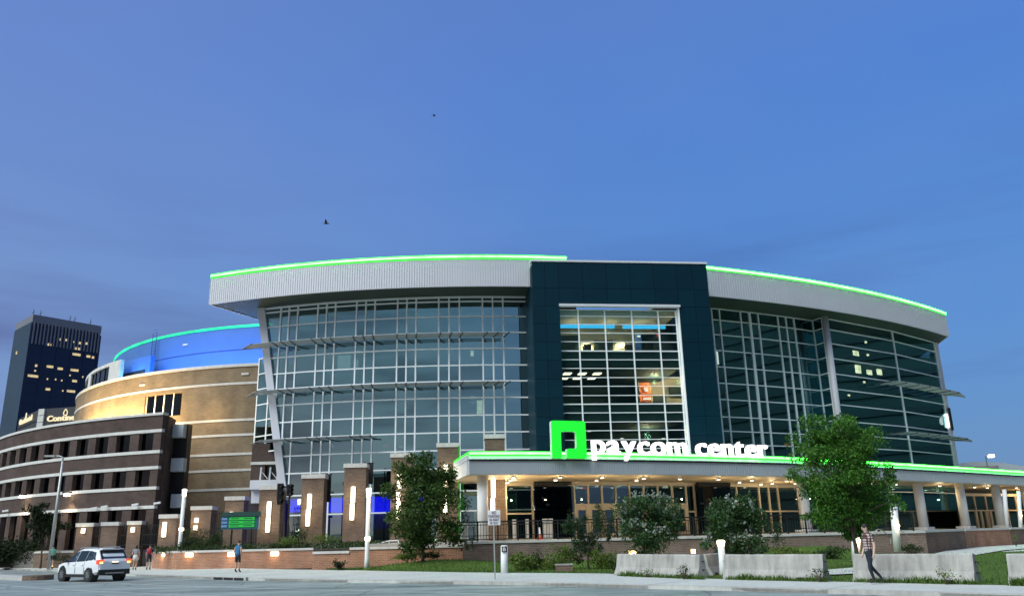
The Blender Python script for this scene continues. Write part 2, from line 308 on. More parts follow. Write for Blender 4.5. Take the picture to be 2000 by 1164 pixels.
# ------------------------------------------------------------------ mesh building
class MB:
    def __init__(s): s.v = []; s.f = []
    def add(s, vs, fs):
        o = len(s.v); s.v += [tuple(v) for v in vs]; s.f += [tuple(i + o for i in f) for f in fs]; return s
    def box(s, c, sz, rz=0.0):
        cx, cy, cz = c; a, b, h = sz[0] / 2, sz[1] / 2, sz[2] / 2; co, si = math.cos(rz), math.sin(rz)
        vs = [(cx + x * co - y * si, cy + x * si + y * co, cz + z) for z in (-h, h) for x, y in ((-a, -b), (a, -b), (a, b), (-a, b))]
        return s.add(vs, [(0, 3, 2, 1), (4, 5, 6, 7), (0, 1, 5, 4), (1, 2, 6, 5), (2, 3, 7, 6), (3, 0, 4, 7)])
    def beam(s, p, q, w, h, up=(0, 0, 1)):
        p, q = Vector(p), Vector(q); d = (q - p).normalized(); u = Vector(up); r = d.cross(u)
        if r.length < 1e-4: r = d.cross(Vector((1, 0, 0)))
        r.normalize(); u = r.cross(d)
        vs = [e + r * (x * w / 2) + u * (y * h / 2) for e in (p, q) for x, y in ((-1, -1), (1, -1), (1, 1), (-1, 1))]
        return s.add(vs, [(0, 1, 2, 3), (7, 6, 5, 4), (0, 4, 5, 1), (1, 5, 6, 2), (2, 6, 7, 3), (3, 7, 4, 0)])
    def prism(s, poly, z0, z1):
        n = len(poly); A = sum(poly[i][0] * poly[(i + 1) % n][1] - poly[(i + 1) % n][0] * poly[i][1] for i in range(n))
        if A < 0: poly = poly[::-1]
        vs = [(p[0], p[1], z0) for p in poly] + [(p[0], p[1], z1) for p in poly]
        return s.add(vs, [tuple(range(n))[::-1], tuple(range(n, 2 * n))] + [(i, (i + 1) % n, n + (i + 1) % n, n + i) for i in range(n)])
    def tube(s, pts, rs, n=8, cap=True):
        pts = [Vector(p) for p in pts]
        if not isinstance(rs, (list, tuple)): rs = [rs] * len(pts)
        o = len(s.v); ref = None
        for i, p in enumerate(pts):
            d = (pts[min(i + 1, len(pts) - 1)] - pts[max(i - 1, 0)]).normalized()
            if ref is None: ref = Vector((0, 0, 1)) if abs(d.z) < .9 else Vector((1, 0, 0))
            a = (ref - d * ref.dot(d)).normalized(); b = d.cross(a); ref = a
            for k in range(n):
                t = 2 * math.pi * k / n; s.v.append(tuple(p + (a * math.cos(t) + b * math.sin(t)) * rs[i]))
        for i in range(len(pts) - 1):
            for k in range(n):
                k2 = (k + 1) % n; s.f.append((o + i * n + k, o + i * n + k2, o + (i + 1) * n + k2, o + (i + 1) * n + k))
        if cap:
            s.f.append(tuple(o + k for k in range(n))[::-1]); s.f.append(tuple(o + (len(pts) - 1) * n + k for k in range(n)))
        return s
    def arc(s, c, r0, r1, a0, a1, z0, z1, n=24):
        o = len(s.v)
        for i in range(n + 1):
            a = a0 + (a1 - a0) * i / n
            for r, z in ((r0, z0), (r1, z0), (r1, z1), (r0, z1)): s.v.append(tuple(cpt(c, r, a, z)))
        for i in range(n):
            for k in range(4):
                k2 = (k + 1) % 4; s.f.append((o + i * 4 + k, o + (i + 1) * 4 + k, o + (i + 1) * 4 + k2, o + i * 4 + k2))
        s.f.append((o, o + 1, o + 2, o + 3)); e = o + n * 4; s.f.append((e + 3, e + 2, e + 1, e)); return s
    def sweep(s, path, prof):       # prof: closed list of (outward offset, z); outward = right of path direction
        o = len(s.v); m = len(prof); n = len(path)
        for i, p in enumerate(path):
            a, b = Vector(path[max(i - 1, 0)][:2]), Vector(path[min(i + 1, n - 1)][:2]); d = (b - a).normalized(); r = Vector((d.y, -d.x))
            if 0 < i < n - 1:
                d1 = (Vector(path[i][:2]) - a).normalized(); k = 1 / max(.4, d.dot(d1))
            else: k = 1
            for w, z in prof: s.v.append((p[0] + r.x * w * k, p[1] + r.y * w * k, z))
        for i in range(n - 1):
            for k in range(m):
                k2 = (k + 1) % m; s.f.append((o + i * m + k, o + (i + 1) * m + k, o + (i + 1) * m + k2, o + i * m + k2))
        s.f.append(tuple(o + k for k in range(m))); s.f.append(tuple(o + (n - 1) * m + k for k in range(m))[::-1]); return s
    def ball(s, c, r, n=10, m=6, zmin=-1.0):
        o = len(s.v); rx, ry, rz = r if isinstance(r, (tuple, list)) else (r, r, r)
        for j in range(m + 1):
            t = math.pi * j / m; z = max(math.cos(t), zmin)
            for k in range(n):
                p = 2 * math.pi * k / n; s.v.append((c[0] + rx * math.sin(t) * math.cos(p), c[1] + ry * math.sin(t) * math.sin(p), c[2] + rz * z))
        for j in range(m):
            for k in range(n):
                k2 = (k + 1) % n; s.f.append((o + j * n + k, o + (j + 1) * n + k, o + (j + 1) * n + k2, o + j * n + k2))
        return s
    def mesh(s, name, mat, smooth=False, fixn=True):
        me = bpy.data.meshes.new(name); me.from_pydata(s.v, [], s.f); me.materials.append(M[mat])
        if fixn and len(s.f) < 4000:
            b = bmesh.new(); b.from_mesh(me); bmesh.ops.recalc_face_normals(b, faces=b.faces); b.to_mesh(me); b.free()
        if smooth: me.polygons.foreach_set('use_smooth', [True] * len(me.polygons))
        me.update(); return me
WL = {}
def wloc(o): return WL.get(o.name, Vector((0, 0, 0))) if o else Vector((0, 0, 0))
def put(name, me, parent=None, loc=(0, 0, 0), rz=0.0):
    o = bpy.data.objects.new(name, me); COL.objects.link(o); loc = Vector(loc)
    if parent: o.parent = parent
    o.location = loc - wloc(parent); o.rotation_euler = (0, 0, rz); WL[o.name] = loc; return o
def obj(name, mb, mat, parent=None, smooth=False, kind=None):
    o = put(name, mb.mesh(name, mat, smooth), parent)
    if kind: o['kind'] = kind
    return o
def tag(o, label, cat, group=None):
    o['label'] = label; o['category'] = cat
    if group: o['group'] = group
    return o
def thing(name, label, cat, loc, group=None):
    o = bpy.data.objects.new(name, None); o.empty_display_size = .3; COL.objects.link(o); o.location = Vector(loc); WL[o.name] = Vector(loc)
    return tag(o, label, cat, group)
def struct(name, mb, mat, smooth=False):
    o = obj(name, mb, mat, None, smooth); o['kind'] = 'structure'; return o
BOXC = {}
def boxmesh(w, d, h, mat):
    k = (round(w, 3), round(d, 3), round(h, 3), mat)
    if k not in BOXC: BOXC[k] = MB().box((0, 0, 0), (w, d, h)).mesh('box', mat)
    return BOXC[k]
def bar(name, parent, p, q, w, h, mat):     # beam with its own object
    return obj(name, MB().beam(p, q, w, h), mat, parent)
def lamp(name, parent, loc, energy, col=(1, .8, .5), r=.08, spot=None, d=(0, 0, -1)):
    l = bpy.data.lights.new(name, 'SPOT' if spot else 'POINT'); l.energy = energy * K; l.color = col; l.shadow_soft_size = r
    if spot: l.spot_size = rad(spot); l.spot_blend = .6
    o = bpy.data.objects.new(name, l); COL.objects.link(o); o.parent = parent; o.location = Vector(loc) - wloc(parent)
    if spot: o.rotation_euler = Vector(d).to_track_quat('-Z', 'Y').to_euler()
    return o
# ================================================================== THE SETTING
g = MB(); g.add([(-900, -300, -.16), (900, -300, -.16), (900, 1500, -.16), (-900, 1500, -.16)], [(0, 1, 2, 3)]); struct('ground', g, 'earth')
KERB = [(-75, 106), (-47.7, 78.9), (-23.5, 52.3), (-14.1, 43.0), (-7.0, 37.5), (-.25, 32.8), (4.8, 28.2), (9.7, 23.9), (12.3, 21.1), (24, 8.5), (40, -9)]
BACK = [(-60, 122), (-40, 92), (-29.4, 69.1), (-12.4, 52.1), (-9.5, 49.5), (-2.7, 42.7), (4.3, 37.4), (5.4, 33.6), (7.8, 30.5), (14.0, 24.1), (30, 8), (46, -9)]
def resample(pl, step):
    out = [Vector(pl[0])]; acc = 0
    for a, b in zip(pl, pl[1:]):
        a, b = Vector(a), Vector(b); l = (b - a).length; t = step - acc
        while t <= l: out.append(a.lerp(b, t / l)); t += step
        acc = l - (t - step)
    return out
# road surface follows the kerb on its far side and runs on towards the camera
g = MB(); k2 = [(x, y) for x, y in KERB]
g.add([(x, y, -.13) for x, y in k2] + [(x - 60, y - 62, -.13) for x, y in k2], [(i, i + 1, len(k2) + i + 1, len(k2) + i) for i in range(len(k2) - 1)])
struct('road', g, 'road')
# the pavement: slabs with open joints on a bed, and kerb stones
bed = MB(); bed.prism([(x, y) for x, y in KERB] + [(x, y) for x, y in BACK[::-1]], -.15, -.03); pav = struct('pavement', bed, 'walk')
def closest(pl, p):
    best = None
    for a, b in zip(pl, pl[1:]):
        a, b = Vector(a), Vector(b); e = b - a; t = max(0, min(1, (p - a).dot(e) / e.length_squared)); q = a + e * t
        if best is None or (q - p).length < best[0]: best = ((q - p).length, q)
    return best[1]
ks = resample(KERB, 3.0)
nrm = []
for i in range(len(ks)):
    d = (ks[min(i + 1, len(ks) - 1)] - ks[max(i - 1, 0)]).normalized(); nrm.append(Vector((-d.y, d.x)))
bk = []
for p, n in zip(ks, nrm):      # the back edge straight across
    q = None
    for a, b in zip(BACK, BACK[1:]):
        a, b = Vector(a), Vector(b); e = b - a; den = n.x * e.y - n.y * e.x
        if abs(den) < 1e-6: continue
        w = a - p; t = (w.x * e.y - w.y * e.x) / den; u = (w.x * n.y - w.y * n.x) / den
        if -.001 <= u <= 1.001 and t > 0 and (q is None or t < q): q = t
    bk.append(p + n * (q if q else 6))
kerb = struct('kerb', MB().sweep([(p.x, p.y) for p in ks], [(-.02, -.15), (-.28, -.15), (-.28, -.06), (-.02, -.06)]), 'kerb_concrete')
for i in range(len(ks) - 1):
    a, b, na, nb = ks[i], ks[i + 1], nrm[i], nrm[i + 1]; t = (b - a).normalized() * .008
    dz = random.uniform(-.006, .006)
    m = MB().prism([(a + t)[:], (b - t)[:], (b - t + nb * .26)[:], (a + t + na * .26)[:]], -.14, -.004 + dz)
    obj('kerb_stone', m, 'kerb_concrete', kerb)
    if a.y > 95 or a.y < 5: continue
    A, B = a + na * .27, b + nb * .27; A2, B2 = bk[i], bk[i + 1]; n = 2
    for j in range(n):
        p0, p1 = A.lerp(A2, j / n), A.lerp(A2, (j + 1) / n); q0, q1 = B.lerp(B2, j / n), B.lerp(B2, (j + 1) / n); c = (p0 + p1 + q0 + q1) / 4
        poly = [(c + (v - c) * .994)[:] for v in (p0, q0, q1, p1)]
        obj('paving_slab', MB().prism(poly, -.028, random.uniform(-.003, .002)), 'walk', pav)
# worn lane lines and a median nose
def offs(dist, i0, i1):
    return [ks[i] - nrm[i] * dist for i in range(i0, i1)]
for dist, i0, i1 in ((4.2, 24, 44), (8.0, 26, 46)):
    l = offs(dist, i0, i1)
    m = MB().sweep([(p.x, p.y) for p in l], [(.06, -.126), (-.06, -.126), (-.06, -.1255), (.06, -.1255)])
    struct('lane_line', m, 'paint')
nose = gz(84, 1132, -.12)
d_ = Vector((-.74, .67)); n_ = Vector((.67, .74)); pts = []
for k in range(7):
    a = math.pi * k / 6; pts.append((nose.to_2d() + n_ * (.8 * math.cos(a)) - d_ * (.9 * math.sin(a)) + d_ * .9)[:])
pts += [(Vector(pts[-1]) + d_ * 40)[:], (Vector(pts[0]) + d_ * 40)[:]]
med = struct('median_island', MB().prism(pts, -.13, .02), 'kerb_concrete')
obj('nosing', MB().prism([(nose.to_2d() + n_ * (.82 * math.cos(a)) - d_ * (.95 * math.sin(a)) + d_ * .9)[:] for a in [math.pi * k / 8 for k in range(9)]], -.13, .14), 'brick_brown', med)
# storm drain in the kerb
dc = gz(445, 1125, 0); i = min(range(len(ks)), key=lambda i: (ks[i] - dc.to_2d()).length)
t = thing('storm_drain', 'black storm drain inlet slots in the kerb below the man in blue', 'drain', (ks[i].x, ks[i].y, -.02))
dd = (ks[i + 1] - ks[i - 1]).normalized(); rz = math.atan2(dd.y, dd.x)
obj('frame', MB().box((ks[i].x - nrm[i].x * .02, ks[i].y - nrm[i].y * .02, -.055), (3.3, .12, .16), rz), 'kerb_concrete', t)
for k in (-1, 0, 1):
    p = ks[i] + dd * k * 1.0 - nrm[i] * .07; obj('slot', MB().box((p.x, p.y, -.065), (.9, .06, .11), rz), 'black', t)

# lawn: lofted between the pavement edge and the walls
FR = [(-11.5, 51.3), (-9.5, 49.5), (-2.7, 42.7), (4.3, 37.4), (5.4, 33.6), (7.8, 30.5), (14.0, 24.1), (30, 8)]
BK = [(-11.2, 52.0), (-8, 51.6), (-2.9, 51.3), (6, 52.2), (12, 53.0), (18, 53.8), (30, 56), (60, 50)]
fr, bb = resample(FR, .5), None
MOUNDS = [(-4.5, 48.6, 3.4, 1.9, .42), (17.5, 50.8, 3.6, 1.7, .7), (3, 48, 6, 2.2, .22), (12, 46, 6, 3, .25)]
def lawn_z(x, y):
    z = .012
    for cx, cy, sx, sy, h in MOUNDS: z += h * math.exp(-((x - cx) / sx) ** 2 - ((y - cy) / sy) ** 2)
    return z
def along(pl, u):
    ls = [(Vector(b) - Vector(a)).length for a, b in zip(pl, pl[1:])]; t = u * sum(ls)
    for l, a, b in zip(ls, pl, pl[1:]):
        if t <= l: return Vector(a).lerp(Vector(b), t / l)
        t -= l
    return Vector(pl[-1])
g = MB(); nu, nv = 90, 26; o = []
for i in range(nu + 1):
    a, b = along(FR, i / nu), along(BK, i / nu)
    for j in range(nv + 1):
        p = a.lerp(b, j / nv); e = min(1, j / 4) ; z = lawn_z(p.x, p.y) * e + .004 + (.025 * math.sin(p.x * 3.1 + p.y * 1.7) * math.sin(p.y * 2.3)) * e * .6
        g.v.append((p.x, p.y, z))
for i in range(nu):
    for j in range(nv): q = i * (nv + 1) + j; g.f.append((q, q + nv + 1, q + nv + 2, q + 1))
struct('lawn', g, 'lawn', True)
def lz(x, y): return lawn_z(x, y)
# pale path curving from behind the barriers up to the right-hand entrance
pp = [(1560, 1119), (1617, 1112), (1700, 1105), (1790, 1090), (1860, 1072), (1930, 1060), (2060, 1046)]
pq = [(1560, 1124), (1640, 1121), (1740, 1116), (1830, 1101), (1900, 1084), (1960, 1074), (2060, 1066)]
A = [gz(*p, .05) for p in pp]; B = [gz(*p, .05) for p in pq]
g = MB()
def lofted(A, B, n, zf):
    g = MB()
    for i in range(n + 1):
        u = i / n * (len(A) - 1); k = min(int(u), len(A) - 2); a = A[k].lerp(A[k + 1], u - k); b = B[k].lerp(B[k + 1], u - k)
        for j in range(7):
            p = b.lerp(a, j / 6); g.v.append((p.x, p.y, zf(p.x, p.y)))
    for i in range(n):
        for j in range(6): q = i * 7 + j; g.f.append((q, q + 7, q + 8, q + 1))
    return g
struct('path', lofted(A, B, 40, lambda x, y: .06), 'walk')
# plaza before the right entrance, beyond the lawn
struct('plaza', MB().prism([(26, 56), (34, 50), (70, 44), (90, 60), (80, 100), (30, 75)], -.14, .0), 'walk')

# the raised terrace under the arena
TER = [(-2.4, 52.0), (26, 55.6), (30, 60), (36, 68), (56, 84), (70, 110), (-10, 110), (-20, 76), (-45, 76), (-31, 71), (-21, 62.5), (-9.4, 61), (-9.2, 52.6)]
struct('terrace', MB().prism(TER, -.1, 1.42), 'terrace_floor')

# ================================================================== ARENA: GLASS FRONT, LEFT BAY
CL, RG, RFA = (-6.27, 120.23), 53.0, 56.15
ZT, ZS = 24.0, 21.5
base = cpt(CL, RG, rad(-5), 1.42)
ga = thing('glass_bay', 'tall curved glass bay with white grid, leaning white corner post and three louvred shades', 'building', base)
angs = [-15.32, -14.45, -13.54, -11.49, -10.62, -9.75, -7.69, -6.81, -5.94, -3.81, -2.95, -2.09, 0, .94, 1.89, 4.02, 4.96, 5.91, 8.17, 10.2]
ROWS = [1.42, 3.72, 5.27, 7.05, 8.49, 9.92, 11.31, 12.76, 14.15, 15.50, 16.92, 18.31, 19.71, 21.05, 21.5]
def postx(z):      # px-free rake of the corner post: angle at height z
    a1, a0 = cang(512, 600, CL, RG), cang(553, 945, CL, RG); return a0 + (a1 - a0) * (z - 6.24) / (21.66 - 6.24)
aL = [rad(a) for a in angs]
zl = 3.72
for j in range(len(ROWS) - 2):
    z0, z1 = ROWS[j], ROWS[j + 1]
    if j == len(ROWS) - 3: z1 = 21.46
    am = postx((z0 + z1) / 2) + .004
    cols = [a for a in aL if a > am + .006]
    edges = [None] + cols
    for i in range(len(edges) - 1):
        a0, a1 = edges[i], edges[i + 1]
        if a0 is None:
            # sloping end pane beside the post
            b0, b1 = postx(z0) + .002, postx(z1) + .002
            vs = [cpt(CL, RG - d, a, z) for d in (0, .04) for a, z in ((b0, z0), (a1, z0), (a1, z1), (min(b1, a1 - .001), z1))]
            obj('pane', MB().add(vs, [(0, 1, 2, 3), (7, 6, 5, 4), (0, 4, 5, 1), (1, 5, 6, 2), (2, 6, 7, 3), (3, 7, 4, 0)]), 'glass_front', ga)
        else:
            w = 2 * RG * math.sin((a1 - a0) / 2); mid = (a0 + a1) / 2
            tilt = random.uniform(-.010, .010)
            o = put('pane', boxmesh(w - .02, .04, z1 - z0 - .02, 'glass_front'), ga, cpt(CL, RG - .02, mid, (z0 + z1) / 2), mid + tilt); o.rotation_euler[0] = random.uniform(-.008, .008)
for a in aL[:-1]:
    z0 = 1.42
    for zz in [1.42 + .2 * k for k in range(101)]:
        if a > postx(zz) + .004: z0 = zz; break
    # the mullion starts where the raked post has passed it
    zz = 1.42
    lo = 1.42 if a > postx(1.42) + .006 else None
    if lo is None:
        for k in range(101):
            z = 1.42 + .2 * k
            if a > postx(z) + .006: lo = z; break
    if lo is None: continue
    wide = .16 if a in (aL[-2],) else .12
    put('mullion', boxmesh(wide, .14, 21.48 - lo, 'mullion'), ga, cpt(CL, RG + .03, a, (21.48 + lo) / 2), a)
for z in ROWS[1:-1]:
    a0 = postx(z) + .004
    obj('transom', MB().arc(CL, RG - .05, RG + .09, a0, rad(9.4), z - .055, z + .055, 30), 'mullion', ga)
obj('head_rail', MB().arc(CL, RG - .08, RG + .12, postx(21.5) + .004, rad(9.4), 21.36, 21.50, 30), 'mullion', ga)
# raked corner post
p0, p1 = cpt(CL, RG + .1, postx(5.6), 5.6), cpt(CL, RG + .1, postx(21.5), 21.5)
obj('corner_post', MB().beam(p0, p1, .62, .5, (0, -1, 0)), 'panel_white', ga)
# short return wall of glass behind the post
ra, rb = at(497, 865, 72.6), at(541, 865, 70.6); ra.z = rb.z = 0
e = (rb - ra); rzr = math.atan2(e.y, e.x); rl = e.length
zr = [9.2, 10.6, 12.0, 13.4, 14.8, 16.2, 17.6]
for j in range(len(zr) - 1):
    for k in range(2):
        c = ra + e * ((k + .5) / 2); put('pane', boxmesh(rl / 2 - .02, .04, zr[j + 1] - zr[j] - .02, 'glass_front'), ga, (c.x, c.y, (zr[j] + zr[j + 1]) / 2), rzr)
for k in range(3):
    c = ra + e * (k / 2); put('mullion', boxmesh(.14, .14, 8.6, 'mullion'), ga, (c.x, c.y, 13.4), rzr)
for z in zr:
    c = ra + e * .5; put('transom', boxmesh(rl, .1, .1, 'mullion'), ga, (c.x, c.y - .02, z), rzr)
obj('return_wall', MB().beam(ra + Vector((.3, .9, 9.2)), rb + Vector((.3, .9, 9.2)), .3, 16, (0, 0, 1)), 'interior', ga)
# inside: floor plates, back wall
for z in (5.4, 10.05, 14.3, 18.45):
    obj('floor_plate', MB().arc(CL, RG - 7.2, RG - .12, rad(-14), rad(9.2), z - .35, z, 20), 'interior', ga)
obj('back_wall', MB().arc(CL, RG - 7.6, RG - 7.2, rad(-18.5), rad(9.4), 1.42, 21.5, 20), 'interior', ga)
# lamps seen through the glass, and lit walls that glow by themselves
def lit(name, px, py, w, h, depth, mat, parent=ga, c=CL, r=RG):
    q = circ(px, py, c, r - depth); a = math.atan2(q.x - c[0], c[1] - q.y)
    return put(name, boxmesh(w, .12, h, mat), parent, q, a)
lit('lit_wall', 672, 708, 1.2, 1.3, 4.5, 'room_cool'); lit('lit_wall', 695, 712, .45, .9, 4.5, 'room_cool'); lit('lit_wall', 697, 686, .5, .1, 4.5, 'tile_light')
lit('lit_wall', 937, 795, .5, 1.2, 5, 'room_bright'); lit('pendant', 923, 776, .22, .3, 3, 'tile_light'); lit('pendant', 923, 785, .35, .16, 3, 'window_lit')
lit('pendant', 922, 690, .28, .5, 4, 'room_bright'); lit('pendant', 1028, 762, .3, .3, 3, 'room_bright'); lit('lit_wall', 1026, 790, .7, 1.8, 4.5, 'room_cool'); lit('lit_wall', 1022, 756, .9, .25, 4.5, 'room_bright')
lit('exit_sign', 755, 870, .42, .28, 4, 'red_sign'); lit('exit_sign', 583, 976, .3, .3, 4, 'red_sign')
lit('red_wall', 679, 778, .18, 1.0, 5, 'red_sign')  # wall glows red by itself
for px, py in ((757, 858), (782, 860), (783, 872), (648, 871)): lit('ceiling_light', px, py, .3, .1, 3, 'tile_light')
# blue screens on the ground floor
for px, w in ((575, 1.0), (654, 2.6), (737, 2.2), (812, 1.3)):
    lit('blue_screen', px, 985, w, 1.25, 1.2, 'screen_blue')
lit('blue_wall', 690, 1018, 9, 1.2, 2.2, 'drum_band')
# roof with its deep metal fascia
a0, a1 = rad(-20.75), rad(11.2)
arc = [cpt(CL, RFA - .08, a0 + (a1 - a0) * i / 60) for i in range(61)]
roofp = [(p.x, p.y) for p in arc] + [(8, 92), (-8, 94), (-21.5, 78), (-23.3, 73.4)]
rf = thing('bay_roof', 'white ribbed roof fascia with green light line above the left glass bay', 'roof', (arc[20].x, arc[20].y, 21.5))
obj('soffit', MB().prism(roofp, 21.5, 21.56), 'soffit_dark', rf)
obj('roof_deck', MB().prism(roofp, 23.6, 23.9), 'roof_grey', rf)
obj('fascia', MB().arc(CL, RFA - .12, RFA, a0, a1, 21.44, 23.92, 60), 'panel_white', rf)
e0 = cpt(CL, RFA, a0); e1 = Vector((-23.3, 73.4, 0)); obj('end_fascia', MB().beam((e0.x + .05, e0.y + .1, 22.68), (e1.x, e1.y, 22.68), .12, 2.46), 'panel_white', rf)
seam = MB(); nse = 150
for i in range(nse + 1):
    a = a0 + (a1 - a0) * i / nse; p = cpt(CL, RFA + .015, a, 22.6); seam.box(p[:], (.035, .035, 2.28), a)
obj('standing_seams', seam, 'panel_white', rf, kind='stuff')
obj('light_line', MB().arc(CL, RFA - .06, RFA + .06, a0, a1, 23.80, 24.18, 60), 'led_green', rf)  # wide green bar imitates the halo round the bright core
obj('light_core', MB().arc(CL, RFA + .02, RFA + .09, a0, a1, 23.92, 24.10, 60), 'led_core', rf)
# louvred sun shades
def shade(label, z, px_tip, py_tip, px_end, px_w):
    t = thing('sun_shade', label, 'sun shade', cpt(CL, RG, rad(-6), z), 'sun shades on the left glass bay')
    aS, aE = postx(z), cang(px_end, 650, CL, RG + .6)
    tip = gz(px_tip, py_tip, z); n = 6
    for k in range(n):
        r0 = RG + .22 + k * .24
        path = []
        # slats run along the bay and come to a point beyond the corner
        for i in range(31):
            a = aS - .01 + (aE - aS + .01) * i / 30; path.append(cpt(CL, r0 + .1, a, z))
        pass
        mb = MB(); o = 0
        prof = [(.0, -.03), (.19, .0), (.19, .025), (.0, -.005)]
        mb.sweep([(p.x, p.y) for p in path], [(w, z + h) for w, h in prof]); obj('slat', mb, 'louvre', t)
    for k in range(6):          # the blades close to a point round the corner
        p = cpt(CL, RG + .3 + k * .28, aS - .008, z); q = tip.lerp(p, .02 + .07 * (5 - k)); bar('tip_blade', t, p, q, .16, .03, 'louvre')
    bar('tip_edge', t, cpt(CL, RG + 1.78, aS - .006, z), tip, .06, .07, 'bracket')
    for a in [x for x in aL if aS + .01 < x <= aE + .004]:
        p, q = cpt(CL, RG + .05, a, z - .04), cpt(CL, RG + 1.72, a + .006, z + .0); bar('bracket', t, p, q, .10, .09, 'bracket')
    for k in range(4):
        pass
shade('topmost louvred shade, long, across the upper floor of the left glass bay', 17.9, 472, 683, 982, 0)
shade('middle louvred shade, long, across the left glass bay between two others', 13.8, 482, 775, 982, 0)
shade('lowest and shortest louvred shade at the corner of the left glass bay', 9.7, 492, 866, 735, 0)

# ================================================================== PORTAL TOWER
PA = rad(6.9)
pu = Vector((math.cos(PA), math.sin(PA), 0)); pn = Vector((math.sin(PA), -math.cos(PA), 0))
PO = at(1038, 507, 63.2); PZT = PO.z; PO = Vector((PO.x, PO.y, 0)); pb = onseg(1379, 512, PO, PO + pu); PW = (pb - PO).dot(pu)
def pp3(u, d, z): q = PO + pu * u - pn * d; return Vector((q.x, q.y, z))
po = thing('entrance_portal', 'dark navy panelled tower framing a tall gridded window above the entrance', 'tower', pp3(PW / 2, 0, 1.42))
def pux(px, py): return (onseg(px, py, PO, PO + pu) - PO).dot(pu)
def puz(px, py): return onseg(px, py, PO, PO + pu).z
u0, u1 = pux(1096, 700) + .05, pux(1334, 700) + .05; zt, zb = puz(1210, 597), 6.2
core = [(0.06, u0, 6.0, PZT - .3), (u1, PW - .06, 6.0, PZT - .3), (u0, u1, zt, PZT - .3)]
def pbox(uu0, uu1, d0, d1, z0, z1):
    vs = [pp3(u, d, z) for z in (z0, z1) for u, d in ((uu0, d0), (uu1, d0), (uu1, d1), (uu0, d1))]
    return MB().add(vs, [(0, 3, 2, 1), (4, 5, 6, 7), (0, 1, 5, 4), (1, 2, 6, 5), (2, 3, 7, 6), (3, 0, 4, 7)])
for a, b, z0, z1 in core: obj('backing', pbox(a, b, .06, .5, z0, z1), 'black', po)
obj('side_wall', pbox(.02, .4, .5, 9, 6.0, PZT - .32), 'navy_panel', po); obj('side_wall', pbox(PW - .4, PW - .02, .5, 9, 6.0, PZT - .32), 'navy_panel', po)
obj('roof_slab', pbox(.02, PW - .02, .5, 9, PZT - .5, PZT - .34), 'roof_grey', po)
obj('parapet_cap', pbox(-.06, PW + .06, -.06, .6, PZT - .16, PZT), 'white_metal', po)
zrow = [6.0]
while zrow[-1] < PZT - 1.6: zrow.append(zrow[-1] + 1.49)
zrow[-1] = PZT - .18
def panel(ua, ub, z0, z1): obj('panel', pbox(ua + .012, ub - .012, random.uniform(-.004, .004), .055, z0 + .012, z1 - .012), 'navy_panel', po)
for j in range(len(zrow) - 1):
    z0, z1 = zrow[j], zrow[j + 1]
    cl_ = [0, u0 * .48, u0]; cr_ = [u1, u1 + (PW - u1) * .52, PW]
    for cc in (cl_, cr_):
        for k in range(2): panel(cc[k], cc[k + 1], z0, z1)
    if z1 > zt + .02:
        for k in range(5): panel(u0 + (u1 - u0) * k / 5, u0 + (u1 - u0) * (k + 1) / 5, max(z0, zt + .10), z1)
obj('window_hood', pbox(u0 - .05, u1 + .05, -.14, .3, zt - .10, zt + .09), 'white_metal', po)
obj('reveal', pbox(u1 - .09, u1 - .02, .02, .62, 6.2, zt - .12), 'mullion', po)
RD = .5
pcols = [u0] + [pux(x, 610) for x in (1131, 1183, 1236, 1288)] + [u1 - .2]
prow = [puz(1205, y) for y in (603, 615, 631, 648, 665, 683, 700, 717, 735, 752, 770, 787, 804, 822, 839, 857, 875, 893, 910)]
for j in range(len(prow) - 1):
    for i in range(5):
        a, b = pcols[i], pcols[i + 1]; c = pp3((a + b) / 2, RD + .02, (prow[j] + prow[j + 1]) / 2)
        put('pane', boxmesh(b - a - .02, .04, prow[j] - prow[j + 1] - .02, 'glass_portal'), po, c, PA + random.uniform(-.003, .003))
for u in pcols: put('mullion', boxmesh(.10, .1, prow[0] - prow[-1], 'mullion'), po, pp3(u, RD - .04, (prow[0] + prow[-1]) / 2), PA)
for j, z in enumerate(prow): put('transom', boxmesh(u1 - u0, .06, .09 if j in (5, 11) else .055, 'mullion'), po, pp3((u0 + u1) / 2, RD - .02, z), PA)
# rooms behind the portal window
for za, zb_ in ((prow[7] + .12, prow[5]), (prow[13], prow[11]), (7.5, prow[15])): obj('floor_plate', pbox(u0, u1, .62, 9, za + .1, zb_ - .1), 'interior', po)
obj('back_wall', pbox(u0 - .2, u1 + .2, 8.6, 9, 6.2, zt), 'interior', po)
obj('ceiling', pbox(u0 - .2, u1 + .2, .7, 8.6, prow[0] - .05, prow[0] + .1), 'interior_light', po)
def room(name, px0, py0, px1, py1, d, mat, th=.1):
    A_, B_ = PO - pn * d, PO - pn * d + pu
    qa, qb = onseg(px0, py0, A_, B_), onseg(px1, py1, A_, B_); ua, ub = (qa - A_).dot(pu), (qb - A_).dot(pu)
    return obj(name, pbox(ua, ub, d, d + th, min(qa.z, qb.z), max(qa.z, qb.z)), mat, po)
room('cyan_light_bar', 1086, 632, 1201, 641, 2.2, 'cyan_tube'); room('cyan_light_bar', 1216, 633, 1300, 642, 2.2, 'cyan_tube')
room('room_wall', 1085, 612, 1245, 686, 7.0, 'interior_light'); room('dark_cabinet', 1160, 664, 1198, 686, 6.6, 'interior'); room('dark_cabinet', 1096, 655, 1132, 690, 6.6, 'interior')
for px, py in ((1148, 679), (1230, 680)): room('armchair', px - 7, py - 7, px + 7, py + 9, 5.8, 'black', .6)
for px in (1147, 1216):
    q = onseg(px, 652, PO - pn * 6.4, PO - pn * 6.4 + pu); lamp('downlight', po, q, 620, (1, .86, .55), .05, 100)
